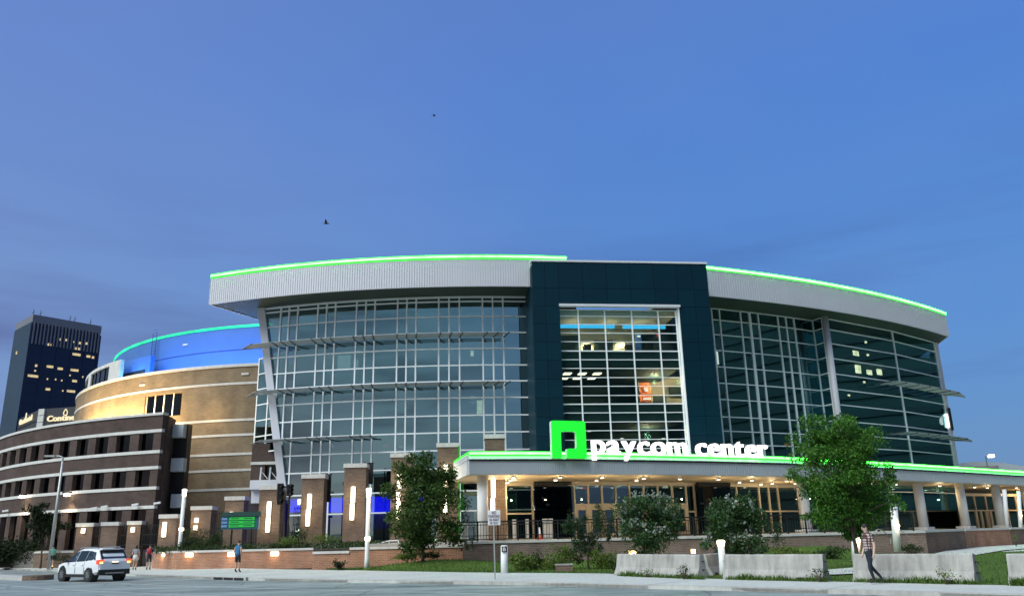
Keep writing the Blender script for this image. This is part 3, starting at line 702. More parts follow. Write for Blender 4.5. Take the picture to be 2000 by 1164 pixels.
for px in (1120, 1190, 1250):
    q = onseg(px, 640, PO - pn * 4, PO - pn * 4 + pu); q.z = prow[0] - .9; lamp('cove_light', po, q, 40, (1, .86, .6), .3)
room('exit_sign', 1283, 651, 1289, 657, 4, 'red_sign'); room('blue_wall', 1240, 652, 1254, 686, 5, 'drum_blue'); room('small_light', 1245, 655, 1251, 658, 4.8, 'tile_light')
for k in range(3):
    for r_, (dx, dy, sc) in enumerate(((0, 0, 1), (-10, 11, .8))):
        px, py = 1108 + k * 29 + dx, 729 + dy
        if px < 1100: px = 1102
        q = onseg(px, py, PO - pn * (3.2 + r_ * 2), PO - pn * (3.2 + r_ * 2) + pu); q.z = prow[7] + .09; put('ceiling_panel', boxmesh(.62, .8, .04, 'room_bright'), po, q, PA)
obj('room_ceiling', pbox(u0, u1, .7, 8.6, prow[7] + .12, prow[7] + .2), 'interior', po)
room('orange_wall', 1248, 747, 1272, 787, 5.5, 'orange' if 'orange' in M else 'brick_lit'); room('clock', 1259, 757, 1265, 764, 5.3, 'tile_light'); room('white_shelf', 1257, 777, 1271, 780, 5.2, 'tile_light')  # clock and shelf glow by themselves to look lit
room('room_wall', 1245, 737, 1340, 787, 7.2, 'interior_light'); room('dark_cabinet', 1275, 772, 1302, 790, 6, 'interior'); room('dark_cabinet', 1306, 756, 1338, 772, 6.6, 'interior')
for px, py in ((1280, 745), (1326, 745)):
    q = onseg(px, py, PO - pn * 4.2, PO - pn * 4.2 + pu); lamp('downlight', po, q, 300, (1, .72, .42), .15)
for px, py in ((1148, 841), (1212, 855), (1293, 855), (1118, 862)): room('small_light', px, py, px + 6, py + 1.6, 3, 'tile_light')
q = onseg(1265, 850, PO - pn * 5, PO - pn * 5 + pu); lamp('lobby_light', po, q, 200, (1, .8, .5), .3)
# ================================================================== RIGHT BAY
CRr, RR = (-18.6, 162.2), 100.25
gr = thing('right_glass_bay', 'dark glass bay right of the navy tower with thin pale grid and white column', 'building', cpt(CRr, 96.7, rad(27), 1.42))
def rightbay(R, pxs, ptop, rows, wide=()):
    an = [cang(x, ptop, CRr, R) for x in pxs]
    for j in range(len(rows) - 1):
        z0, z1 = rows[j], rows[j + 1]
        for i in range(len(an) - 1):
            a, b = an[i], an[i + 1]; m = (a + b) / 2
            nsub = max(1, round((b - a) * R / 2.6)) if (b - a) * R > 4 else 1
            put('pane', boxmesh(2 * R * math.sin((b - a) / 2) - .02, .04, z1 - z0 - .02, 'glass_dark'), gr, cpt(CRr, R * math.cos((b - a) / 2) - .02, m, (z0 + z1) / 2), m + random.uniform(-.002, .002))
    for i, a in enumerate(an): put('mullion', boxmesh(.26 if pxs[i] in wide else .13, .15, rows[-1] - rows[0], 'mullion'), gr, cpt(CRr, R + .03, a, (rows[0] + rows[-1]) / 2), a)
    for z in rows[1:]:
        for a, b in zip(an, an[1:]): bar('transom', gr, cpt(CRr, R + .01, a, z), cpt(CRr, R + .01, b, z), .12, .09, 'mullion')
    return an
rr = [at(1395, y, 72.8).z for y in (1000, 960, 930, 897, 868, 842, 814, 780, 748, 716, 684, 653, 624)] + [21.44]
an1 = rightbay(96.7, [1379, 1390, 1405, 1446, 1463.5, 1480, 1518, 1533.5, 1549, 1586], 622, rr, (1463.5,))
an2 = rightbay(97.9, [1607, 1740, 1818], 640, [z * 1.0 for z in rr[:-1]] + [21.44])
# the recessed return and the round white column at the step
a = an1[-1]; p = cpt(CRr, 96.7, a); q = cpt(CRr, 97.9, an2[0]); e = q - p; rz = math.atan2(e.y, e.x)
for j in range(len(rr) - 1):
    put('pane', boxmesh(e.length - .05, .04, rr[j + 1] - rr[j] - .02, 'glass_dark'), gr, ((p.x + q.x) / 2, (p.y + q.y) / 2, (rr[j] + rr[j + 1]) / 2), rz)
for z in rr[1:]: bar('transom', gr, (p.x, p.y - .05, z), (q.x - .1, q.y - .05, z), .1, .1, 'mullion')
obj('column', MB().tube([cpt(CRr, 98.3, an2[0], 1.42), cpt(CRr, 98.3, an2[0], 21.5)], .3, 14), 'panel_white', gr, True)
obj('end_post', MB().beam(cpt(CRr, 97.8, an2[-1] + .004, 1.42), cpt(CRr, 97.8, an2[-1] + .004, 21.45), .55, .6), 'panel_white', gr)
e2 = cpt(CRr, 97.8, an2[-1]); 
obj('end_wall', MB().beam((e2.x + .25, e2.y + .4, 11.4), (e2.x + 4.2, e2.y + 9, 11.4), .4, 20), 'louvre', gr)
for z in (5.6, 9.9, 14.3, 18.6): obj('floor_plate', MB().arc(CRr, 89.5, 96.4, an1[0], an2[-1], z - .35, z, 14), 'interior', gr)
obj('back_wall', MB().arc(CRr, 89, 89.4, an1[0] - .03, an2[-1] - .012, 1.42, 21.5, 14), 'interior', gr)
bw0 = cpt(CRr, 89.2, an2[-1] - .02, 11.4); obj('rear_wall', MB().beam(bw0, (e2.x + 4.3, e2.y + 9.1, 11.4), .3, 20.2), 'interior', gr)
def litr(name, px, py, w, h, depth, mat): return lit(name, px, py, w, h, depth, mat, gr, CRr, 97.5)
litr('lamp_strip', 1400, 699, .3, 1.2, 2.0, 'letter_white'); litr('lit_doorway', 1674, 707, .9, 2.4, 3, 'room_bright'); litr('lit_wall', 1717, 723, .9, 1.0, 3, 'room_bright'); litr('lit_wall', 1698, 727, .9, .5, 3, 'room_bright')  # doorway and walls are emissive to look lit
for px, py in ((1691, 668), (1695, 693), (1694, 704), (1688, 746), (1658, 772)): litr('pendant', px, py, .25, .2, 2.5, 'room_bright')
litr('exit_sign', 1537, 868, .4, .32, 3, 'red_sign')
a0, a1 = cang(1379, 524, CRr, RR) - .01, cang(1846, 612, CRr, RR)
rf2 = thing('right_roof', 'grey metal roof fascia with green light line sweeping down to the right', 'roof', cpt(CRr, RR, (a0 + a1) / 2, 21.4))
arc = [cpt(CRr, RR - .08, a0 + (a1 - a0) * i / 60) for i in range(61)]
roofp = [(p.x, p.y) for p in arc] + [(arc[-1].x + .9, arc[-1].y + 4.5), (52, 112), (10, 100), (arc[0].x - 1, arc[0].y + 8)]
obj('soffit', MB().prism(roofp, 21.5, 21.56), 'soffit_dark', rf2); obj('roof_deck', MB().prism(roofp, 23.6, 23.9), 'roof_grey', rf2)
obj('fascia', MB().arc(CRr, RR - .12, RR, a0, a1, 21.42, 23.92, 60), 'panel_white', rf2)
x = arc[-1]; obj('end_fascia', MB().beam((x.x - .05, x.y + .1, 22.67), (x.x + .85, x.y + 4.5, 22.67), .12, 2.46), 'panel_white', rf2)
seam = MB()
for i in range(141):
    a = a0 + (a1 - a0) * i / 140; seam.box(cpt(CRr, RR + .012, a, 22.6)[:], (.03, .03, 2.28), a)
obj('standing_seams', seam, 'panel_white', rf2, kind='stuff')
obj('light_line', MB().arc(CRr, RR - .06, RR + .07, a0, a1, 23.84, 24.16, 60), 'led_green', rf2)  # wider than the core, shaped as its green halo
obj('light_core', MB().arc(CRr, RR + .02, RR + .1, a0, a1, 23.90, 24.11, 60), 'led_core', rf2)
def shade_r(label, z, px0, py0, px1, py1):
    A, Bp = gz(px0, py0, z), gz(px1, py1, z)
    t = thing('sun_shade', label, 'sun shade', (A + Bp) / 2, 'sun shades on the right glass bay')
    aA, aB = cang(px0 + 20, py0, CRr, 97.9), an2[-1]
    for k in range(6):
        pts = [cpt(CRr, 98.15 + k * .26, aA + (aB - aA) * i / 12, z) for i in range(13)]
        pts[0] = pts[0].lerp(A, .5 if k < 5 else .9); pts.append(pts[-1].lerp(Bp, .95 - .12 * (5 - k)))
        obj('slat', MB().sweep([(p.x, p.y) for p in pts], [(0, z - .06), (.2, z + .05), (.2, z + .08), (0, z - .03)]), 'louvre', t)
    for i in range(7):
        a = aA + (aB - aA) * i / 6; bar('bracket', t, cpt(CRr, 97.95, a, z - .06), cpt(CRr, 99.7, a, z - .02), .1, .1, 'bracket')
shade_r('upper white louvred shade at the far right corner of the dark glass bay', 15.55, 1695, 757, 1883, 777)
shade_r('lower white louvred shade at the far right corner of the dark glass bay', 10.6, 1716, 852, 1897, 863)
# lit sign on the end wall, seen almost edge-on
ss = thing('side_sign', 'small lit white sign seen edge-on at the far right edge of the glass bay', 'sign', at(1846, 825, e2.y + 1.2))

# ------------------------------------------------------------------ lettering
def glyph(ch, size, depth, mat, offset=0.0):
    cu = bpy.data.curves.new('letter', 'FONT'); cu.body = ch; cu.size = size; cu.extrude = depth / 2; cu.offset = offset; cu.resolution_u = 4
    o = bpy.data.objects.new('tmp', cu); COL.objects.link(o); dg = bpy.context.evaluated_depsgraph_get()
    ev = o.evaluated_get(dg); me = bpy.data.meshes.new_from_object(ev); bpy.data.objects.remove(o)
    if not me.vertices: return None, 0, 0
    xs = [v.co.x for v in me.vertices]; me.materials.clear(); me.materials.append(M[mat]); return me, min(xs), max(xs)
def textline(parent, s, size, depth, mat, p, q, height=None, gap=.09, off=0.0, name='letter', space=.45, zs=1.0, mb=None):
    """letters from p to q along the base line, standing upright, facing the right of p->q"""
    p, q = Vector(p), Vector(q); d = q - p; ln = d.length; d.normalize(); items = []; x = 0
    for ch in s:
        if ch == ' ': x += size * space; continue
        me, a, b = glyph(ch, size, depth, mat, off); items.append((me, x - a)); x += (b - a) + gap * size
    k = ln / (x - gap * size); up = Vector((0, 0, 1)); nn = d.cross(up)
    Rm = Matrix((d, up, nn)).transposed(); 
    for me, xo in items:
        for v in me.vertices:
            w = Vector(((v.co.x + xo) * k, v.co.y * zs, v.co.z)); v.co = p + Rm @ w
        me.update(); put(name, me, parent)
b_ = at(1846, 825, e2.y + 1.2)
textline(ss, 'p', 2.0, .25, 'letter_white', b_ + Vector((-.5, -1.5, -.2)), b_ + Vector((.15, 1.2, -.2)), off=.05)
obj('mounting_box', MB().beam(b_ + Vector((-.1, -1.5, .2)), b_ + Vector((.6, 1.3, .2)), .25, 2.4), 'dark_metal', ss)

# ================================================================== ENTRANCE CANOPY
E0 = [gz(x, y, 7.0) for x, y in ((915, 885), (1075, 885), (1290, 888), (1500, 893.5), (1610, 898.5), (1725, 905), (1860, 913), (2000, 922), (2160, 931))]
def smooth(pl, n=8):
    out = []
    for i in range(len(pl) - 1):
        p0, p1, p2, p3 = pl[max(i - 1, 0)], pl[i], pl[i + 1], pl[min(i + 2, len(pl) - 1)]
        for k in range(n):
            t = k / n; out.append(.5 * ((2 * p1) + (p2 - p0) * t + (2 * p0 - 5 * p1 + 4 * p2 - p3) * t * t + (3 * p1 - p0 - 3 * p2 + p3) * t ** 3))
    out.append(pl[-1]); return out
EP = [Vector((p.x, p.y, 0)) for p in smooth(E0)]
ca = thing('entrance_canopy', 'long grey entrance canopy with green light line and downlights in warm soffit', 'canopy', (EP[0].x, EP[0].y, 1.42))
E2 = [(p.x, p.y) for p in EP]
def offp(pl, d):
    out = []
    for i, p in enumerate(pl):
        a, b = pl[max(i - 1, 0)], pl[min(i + 1, len(pl) - 1)]; t = (b - a).normalized(); out.append(p + Vector((-t.y, t.x, 0)) * d)
    return out
IN = offp(EP, 8.5)
slab = E2 + [(p.x, p.y) for p in IN[::-1]]
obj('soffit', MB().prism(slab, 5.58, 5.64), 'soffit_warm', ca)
obj('roof_deck', MB().prism(slab, 6.70, 6.85), 'roof_grey', ca)
obj('upper_fascia', MB().sweep(E2, [(-.1, 6.57), (.36, 6.57), (.36, 6.62), (.06, 6.86), (-.1, 6.86)]), 'canopy_metal', ca)
obj('lower_fascia', MB().sweep(E2, [(-.3, 5.60), (.24, 5.60), (.24, 6.50), (-.3, 6.50)]), 'canopy_metal', ca)
obj('drip_edge', MB().sweep(E2, [(.245, 6.48), (.33, 6.48), (.33, 6.565), (.245, 6.565)]), 'dark_metal', ca)
obj('light_line', MB().sweep(E2, [(.06, 6.86), (.16, 6.86), (.16, 7.10), (.06, 7.10)]), 'led_green', ca)  # green bar stands in for the halo of the core
obj('light_core', MB().sweep(E2, [(.165, 6.91), (.20, 6.91), (.20, 7.06), (.165, 7.06)]), 'led_core', ca)
s0, s1 = EP[0], IN[0]
for z0, z1, w, nm, mt in ((5.60, 6.50, .2, 'end_fascia', 'canopy_metal'), (6.55, 6.92, .15, 'end_fascia', 'canopy_metal'), (6.88, 7.08, .08, 'end_light', 'led_green')):
    obj(nm, MB().beam((s0.x - .02, s0.y, (z0 + z1) / 2), (s1.x - .02, s1.y, (z0 + z1) / 2), w, z1 - z0), mt, ca)
seam = MB()
for i in range(len(EP) - 1):
    for k in range(6):
        p = EP[i].lerp(EP[i + 1], k / 6); t = (EP[i + 1] - EP[i]); seam.box((p.x + .25 * t.normalized().y, p.y - .25 * t.normalized().x, 6.05), (.03, .05, .8), math.atan2(t.y, t.x))
obj('standing_seams', seam, 'canopy_metal', ca, kind='stuff')
# columns on stone pads
COLP = [(943, 1000, 1.0), (1571, 990, 1.0), (1800, 1000, 1.0), (1882, 1000, 1.0), (1952, 1000, 1.0), (2010, 1000, 1.0)]
inner = [(p.x, p.y) for p in offp(EP, .75)]
for i, (px, py, _) in enumerate(COLP):
    q, an = onpoly(px, py, inner)
    o = obj('column', MB().tube([(q.x, q.y, 1.42), (q.x, q.y, 5.6)], .42 if i else .36, 20), 'column_paint', ca, True)
    if i > 0:
        zb = 1.43
        obj('base', MB().box((q.x, q.y, zb + .12), (1.3, 1.3, .24), an), 'stone', o)
# downlights
DL = [(1003, 929), (997, 934), (990, 939), (985, 943), (1005, 933), (1085, 934), (1094, 929), (1165, 935), (1176, 929), (1243, 935), (1257, 931), (1328, 932), (1403, 933), (1444, 939), (1468, 935), (1486, 943), (1508, 941), (1536, 936), (1553, 941), (1750, 943), (1835, 946), (1903, 949), (1928, 950), (1985, 950), (1060, 943), (1130, 944), (1210, 945), (1300, 946), (1660, 944), (1700, 941)]
for i, (px, py) in enumerate(DL):
    q = gz(px, py, 5.58)
    d = obj('downlight', MB().tube([(q.x, q.y, 5.45), (q.x, q.y, 5.60)], .16, 10), 'stone', ca); obj('lens', MB().tube([(q.x, q.y, 5.425), (q.x, q.y, 5.447)], .12, 10), 'lamp_warm', d)
    if i % 2 == 0: lamp('glow', d, (q.x, q.y, 4.5), 75, (1, .76, .42), .05)
# shop-front wall under the canopy
SF = offp(EP, 6.9); sfl = [(p.x, p.y) for p in SF]
sf = thing('glazed_storefront', 'glazed entrance wall with cream door frames under the long canopy', 'shop front', (SF[8].x, SF[8].y, 1.42))
def sfpane(px0, px1, z0, z1, mat, name='pane', out=0.0, th=.04, inset=.0):
    a, _ = onpoly(px0, 990, sfl); b, _ = onpoly(px1, 990, sfl); a.z = b.z = 0; e = b - a; n = Vector((e.y, -e.x, 0)).normalized(); c = (a + b) / 2 + n * out
    return put(name, boxmesh(max(e.length - inset, .05), th, z1 - z0, mat), sf, (c.x, c.y, (z0 + z1) / 2), math.atan2(e.y, e.x))
def sfpost(px, z0=1.42, z1=5.58, w=.13, mat='cream_frame', name='mullion', out=.05):
    a, an = onpoly(px, 990, sfl); return put(name, boxmesh(w, .16, z1 - z0, mat), sf, (a.x + math.sin(an) * out, a.y - math.cos(an) * out, (z0 + z1) / 2), an)
big = [988, 1040, 1112, 1122, 1149, 1176, 1203, 1230, 1258, 1286, 1314, 1341, 1357, 1421, 1440, 1484, 1503, 1521, 1560, 1610, 1660, 1700, 1741, 1795, 1868]
for i in range(len(big) - 1):
    a, b = big[i], big[i + 1]
    if a in (1040, 1357): continue
    if 1122 <= a < 1341:
        sfpane(a, b, 3.95, 5.3, 'glass_store', inset=.06); 
        # a door leaf with frame, glass and push bar
        mid = (a + b) / 2; w = (b - a)
        d = sfpane(a + 1.5, b - 1.5, 1.45, 3.75, 'glass_store', 'door', 0.0, .05)
        for zz, hh in ((1.62, .32), (3.62, .28), (2.5, .14)):
            x = sfpane(a + 1.5, b - 1.5, zz - hh / 2, zz + hh / 2, 'cream_frame', 'door_rail', .03, .08)
        for px in (a + 3, b - 3): sfpost(px, 1.45, 3.76, .24, 'cream_frame', 'door_stile', .04)
        sfpane(a, b, 3.76, 3.95, 'cream_frame', 'head', .04, .14)
    else:
        for z0, z1 in ((1.5, 3.28), (3.28, 5.3)): sfpane(a, b, z0, z1, 'glass_store', inset=.06)
        sfpane(a, b, 3.22, 3.34, 'cream_frame', 'transom', .04, .12)
    sfpane(a, b, 5.3, 5.6, 'cream_frame', 'head', .03, .12); sfpane(a, b, 1.42, 1.52, 'cream_frame', 'sill', .03, .14)
for a in big:
    sfpost(a)
for a, b in ((1040, 1112), (1357, 1421)):      # dark glass wind lobbies standing forward
    sfpane(a, b, 1.45, 5.3, 'glass_window', 'lobby_pane', .5, .06); sfpane(a, b, 5.3, 5.58, 'dark_metal', 'lobby_head', .5, .2)
for i in range(4): obj('back_wall', MB().beam((SF[10 * i].x - 3, SF[10 * i].y + 7, 3.5), (SF[10 * i + 12].x - 3, SF[10 * i + 12].y + 7, 3.5), .3, 4.2), 'interior', sf)
IN_L = [(1143, 953, 'red_sign', .5), (1127, 952, 'tile_light', .35), (1204, 950, 'tile_light', .4), (1299, 951, 'tile_light', .4), (1371, 983, 'tile_light', .25), (1070, 985, 'tile_light', .2)]
for px, py, mt, w in IN_L:
    q, an = onpoly(px, py, [(p.x, p.y) for p in offp(EP, 8.5)]); put('inside_lamp', boxmesh(w, .2, .14, mt), sf, q, an)
q, an = onpoly(1200, 960, [(p.x, p.y) for p in offp(EP, 10)]); lamp('lobby_glow', sf, (q.x, q.y, 4.6), 50, (1, .85, .6), .3)

# ------------------------------------------------------------------ the sign on the canopy
sp_, an_ = onpoly(1157, 886, [(p.x, p.y) for p in offp(EP, -.42)]); sq_, _ = onpoly(1500, 892, [(p.x, p.y) for p in offp(EP, -.42)])
zb0 = onseg(1157, 886, sp_, sq_).z; zb1 = onseg(1500, 891.5, sp_, sq_).z
sg = thing('name_sign', 'glowing white lettering paycom center standing on the green-lit canopy edge', 'sign', (sp_.x, sp_.y, zb0))
textline(sg, 'paycom center', 1.95, .28, 'letter_white', (sp_.x, sp_.y, 6.98), (sq_.x, sq_.y, 6.98), gap=.085, off=.014, space=.26, zs=1.0)
lp = [(892, 128), (1098, 128), (1098, 348), (980, 348), (980, 290), (1040, 290), (1040, 190), (948, 190), (948, 348), (892, 348)]
la, lan = onpoly(1075, 886, [(p.x, p.y) for p in offp(EP, -.35)]); lb, _ = onpoly(1142, 886, [(p.x, p.y) for p in offp(EP, -.35)])
def roundpoly(pl, r):
    out = []
    n = len(pl)
    for i in range(n):
        p, a, b = Vector(pl[i]), Vector(pl[i - 1]), Vector(pl[(i + 1) % n]); d1, d2 = (a - p).normalized(), (b - p).normalized(); rr_ = min(r, (a - p).length * .45, (b - p).length * .45)
        for k in range(5):
            t = k / 4; out.append((p + d1 * rr_) * (1 - t) ** 2 + p * 2 * t * (1 - t) + (p + d2 * rr_) * t * t)
    return out
lw = (lb - la).to_2d().length; sc_ = lw / 206.0; zlt = onseg(1108, 823, la, lb).z; zlb = onseg(1108, 896, la, lb).z; sz_ = (zlt - zlb) / 220.0
du = (lb - la); du.z = 0; du.normalize(); nn_ = Vector((du.y, -du.x, 0))
lg = thing('logo_sign', 'glowing green rounded square emblem with a cut-out letter on the canopy edge', 'sign', (la.x, la.y, zlb))
def logo(name, mat, d0, d1, grow=0):
    pl = roundpoly(lp, 14); n = len(pl); mb = MB(); vs = []
    for d in (d0, d1):
        for v in pl:
            q = la + du * ((v.x - 892) * sc_) + nn_ * d; vs.append((q.x, q.y, zlt - (v.y - 128) * sz_))
    mb.add(vs, [tuple(range(n)), tuple(range(2 * n - 1, n - 1, -1))] + [(i, n + i, n + (i + 1) % n, (i + 1) % n) for i in range(n)]); return obj(name, mb, mat, lg)
logo('face', 'logo_green', .30, .36); logo('return', 'white_metal', .02, .298)

# ================================================================== BRICK BOWL AND BLUE DRUM
CB, RB = (-21.92, 110.41), 33.2
bw = thing('brick_bowl', 'curved tan brick arena wall with pale stone bands and a strip of windows', 'building', cpt(CB, RB, rad(-30), 0))
ab0, ab1 = rad(-112), rad(12)
bands = [6.47, 8.2, 9.68, 11.46, 12.87, 16.38]
BS = 78 / 77.0
wa, wb_ = cang(281, 800, CB, RB), cang(353, 800, CB, RB); wz0, wz1 = circ(300, 815, CB, RB).z, circ(300, 772, CB, RB).z
zlev = [1.4] + bands + [18.0]
for j in range(len(zlev) - 1):
    z0, z1 = zlev[j], zlev[j + 1]
    if z0 < wz0 < z1 - .3:
        obj('brick_course', MB().arc(CB, RB - .4, RB, ab0, wa, z0, z1, 40), 'brick_tan', bw); obj('brick_course', MB().arc(CB, RB - .4, RB, wb_, ab1, z0, z1, 30), 'brick_tan', bw)
        if wz1 < z1 - .1: obj('brick_course', MB().arc(CB, RB - .4, RB, wa, wb_, wz1, z1, 8), 'brick_tan', bw)
        obj('brick_course', MB().arc(CB, RB - .4, RB, wa, wb_, z0, wz0, 8), 'brick_tan', bw)
        for k in range(4):
            a, b = wa + (wb_ - wa) * k / 4, wa + (wb_ - wa) * (k + 1) / 4; m = (a + b) / 2
            put('window', boxmesh((b - a) * RB - .1, .05, min(wz1, z1) - wz0, 'glass_window'), bw, cpt(CB, RB - .3, m, (wz0 + min(wz1, z1)) / 2), m)
        for k in range(5):
            a = wa + (wb_ - wa) * k / 4; put('window_bar', boxmesh(.1, .12, min(wz1, z1) - wz0, 'mullion'), bw, cpt(CB, RB - .26, a, (wz0 + min(wz1, z1)) / 2), a)
    else: obj('brick_course', MB().arc(CB, RB - .4, RB, ab0, ab1, z0, z1, 60), 'brick_tan', bw)
for z in bands: obj('stone_band', MB().arc(CB, RB - .2, RB + .05, ab0, ab1, z - .11, z + .11, 60), 'stone', bw)
obj('stone_coping', MB().arc(CB, RB - .5, RB + .1, ab0, ab1, 18.0, 18.28, 60), 'stone', bw)
obj('roof_ring', MB().arc(CB, 20, RB - .4, ab0, ab1, 17.6, 17.75, 40), 'roof_grey', bw)
obj('vent', MB().box((circ(479, 730, CB, RB + .02)[:]), (.75, .1, .2), cang(479, 730, CB, RB)), 'stone', bw); obj('vent', MB().box((circ(278, 752, CB, RB + .02)[:]), (.75, .1, .2), cang(278, 752, CB, RB)), 'stone', bw)
# the pale clerestory wall at the far left with dark windows
pc = thing('clerestory', 'pale curved penthouse wall with dark windows on the brick bowl rim', 'building', cpt(CB, RB - .6, rad(-60), 18.2))
a_s = [cang(x, y, CB, RB - .7) for x, y in ((156, 770), (171, 755), (176, 750), (212, 730), (234, 722))]
obj('wall_head', MB().arc(CB, RB - 1.1, RB - .7, a_s[0] - .25, a_s[4], 20.2, 20.55, 24), 'stone', pc)
obj('wall_pier', MB().arc(CB, RB - 1.1, RB - .7, a_s[1], a_s[2], 18.28, 20.2, 4), 'stone', pc); obj('wall_pier', MB().arc(CB, RB - 1.1, RB - .7, a_s[3], a_s[4], 18.28, 20.2, 6), 'stone', pc)
for a, b in ((a_s[0] - .25, a_s[1]), (a_s[2], a_s[3])):
    n = 4
    for k in range(n):
        c0, c1 = a + (b - a) * k / n, a + (b - a) * (k + 1) / n; m = (c0 + c1) / 2; put('window', boxmesh((c1 - c0) * RB - .08, .05, 1.9, 'glass_window'), pc, cpt(CB, RB - .95, m, 19.24), m)
        put('window_bar', boxmesh(.08, .1, 1.9, 'dark_metal'), pc, cpt(CB, RB - .9, c0, 19.24), c0)
# drum
RD_, ZD = 29.7, 22.95
dr = thing('blue_drum', 'blue lit drum of the arena roof with a cyan light line along its rim', 'building', cpt(CB, RD_, rad(-20), 17.8))
obj('drum_wall', MB().arc(CB, RD_ - .4, RD_, rad(-115), rad(40), 17.75, ZD, 70), 'drum_blue', dr, False)
obj('drum_joint', MB().arc(CB, RD_ - .1, RD_ + .03, rad(-115), rad(40), 20.55, 20.63, 70), 'drum_band', dr)
obj('light_line', MB().arc(CB, RD_ - .1, RD_ + .09, rad(-115), rad(40), ZD - .04, ZD + .2, 70), 'led_cyan', dr)
obj('roof_cap', MB().arc(CB, .5, RD_ - .15, rad(-115), rad(40), ZD - .1, ZD - .02, 40), 'roof_grey', dr)
lad = MB(); a = cang(298, 700, CB, RD_ + .3)
for k in (-.35, .35):
    p = cpt(CB, RD_ + .3, a + k / RD_, 18.0); lad.beam(p, p + Vector((0, 0, 5.6)), .05, .05)
for k in range(18): 
    p, q = cpt(CB, RD_ + .3, a - .35 / RD_, 18.3 + k * .33), cpt(CB, RD_ + .3, a + .35 / RD_, 18.3 + k * .33); lad.beam(p, q, .03, .03)
obj('ladder', lad, 'drum_band', dr)
obj('vent', MB().box((circ(362, 673, CB, RD_ + .02)[:]), (.7, .08, .2), cang(362, 673, CB, RD_)), 'stone', dr)
obj('step_wall', MB().arc(CB, RB - 2.4, RB - 1.9, cang(236, 740, CB, RB - 2), cang(292, 740, CB, RB - 2), 17.75, 20.7, 10), 'drum_blue', dr)
obj('step_window', MB().arc(CB, RB - 1.89, RB - 1.84, cang(240, 745, CB, RB - 2), cang(283, 740, CB, RB - 2), 18.2, 19.3, 8), 'black', dr)
for px, e_ in ((152, 700), (185, 700), (225, 620), (265, 420), (305, 240), (400, 50)):     # warm uplights hidden behind the parapet of the brown wing
    q = circ(px, 800, CB, RB + 1.7); lamp('wall_washer', bw, (q.x, q.y, 13.3), e_ * 2.6, (1, .70, .30), .3)
for px in (255, 290, 330, 375, 420, 465, 505):                # blue floods on the bowl roof light the drum
    q = circ(px, 730, CB, RB - .9); lamp('blue_flood', dr, (q.x, q.y, 18.5), 300, (.10, .38, 1), .5)

# ================================================================== BROWN BRICK WING
CW, RW = (-16.36, 118.9), 50.1
wz = [1.0, 4.98, 6.66, 8.49, 9.93, 11.86, 12.6]
fz = lambda z: 1.6 + (z - 1.6) * (70.8 / 76.0)
wing = thing('brown_brick_wing', 'dark brown brick wing with three rows of deep window openings and pale bands', 'building', cpt(CW, RW, rad(-28), 0))
aw1 = cang(317, 830, CW, RW); aw0 = rad(-66)
B0, B1, B2, B3, B4, B5 = [fz(z) for z in (1.3, 4.98, 6.66, 8.49, 9.93, 11.86)]; BT = 12.5
for z0, z1 in ((B1, B2), (B3, B4), (B5, BT)): obj('spandrel', MB().arc(CW, RW - .5, RW, aw0, aw1, z0, z1, 40), 'brick_dark', wing)
for z in (B1, B2, B3, B4, B5): obj('stone_band', MB().arc(CW, RW - .3, RW + .06, aw0, aw1 + .001, z - .13, z + .13, 40), 'stone', wing)
obj('stone_coping', MB().arc(CW, RW - .6, RW + .1, aw0, aw1 + .001, BT, BT + .22, 40), 'stone', wing)
upx = [(270, 299), (228, 254), (188, 213), (152, 174), (120, 139), (91, 108), (64, 81), (41, 56), (22, 34), (5, 16)]
wang = [(cang(a, 870, CW, RW), cang(b, 862, CW, RW)) for a, b in upx]
st = (wang[0][0] - wang[7][0]) / 7; ww = wang[0][1] - wang[0][0]
wang = [(wang[0][0] - st * k, wang[0][0] - st * k + ww) for k in range(15)]
wang = [w for w in wang if w[0] > aw0 + .02]
for z0, z1 in ((B0, B1), (B2, B3), (B4, B5)):
    edges = [aw1]
    for a, b in wang:
        obj('pilaster', MB().arc(CW, RW - .5, RW - .001, b, edges[-1], z0, z1, 3), 'brick_dark', wing); edges.append(a)
        m = (a + b) / 2; put('window', boxmesh((b - a) * RW, .06, z1 - z0, 'glass_window'), wing, cpt(CW, RW - .45, m, (z0 + z1) / 2), m)
    obj('pilaster', MB().arc(CW, RW - .5, RW - .001, aw0, edges[-1], z0, z1, 4), 'brick_dark', wing)
pe = cpt(CW, RW, aw1); pi_ = at(337, 830, pe.y + 3.2)
obj('end_wall', MB().beam((pe.x + .02, pe.y + .6, (B0 + BT) / 2), (pi_.x, pi_.y, (B0 + BT) / 2), .5, BT - B0 - .02), 'brick_dark', wing)
obj('inner_wall', MB().arc(CW, RW - 6, RW - 5.6, aw0, aw1 - .12, B0, BT - .3, 20), 'interior', wing); obj('roof_deck', MB().arc(CW, RW - 5.5, RW - .5, aw0, aw1 - .09, BT - .3, BT - .15, 30), 'roof_grey', wing)
for z in (B2, B4): obj('floor_plate', MB().arc(CW, RW - 5.6, RW - .8, aw0, aw1 - .09, z - .4, z - .1, 20), 'interior', wing)
# stair link between wing and bowl: green-grey boxes on a dark slot
q = at(352, 900, 74.5); obj('link_slot', MB().box((q.x, q.y, 6.6), (1.3, 1.0, 11), 0), 'black', wing)
for py in (842, 908, 978):
    q = at(349, py, 73.6); obj('link_box', MB().box(q[:], (1.1, .8, 1.15), 0), 'canopy_metal', wing)
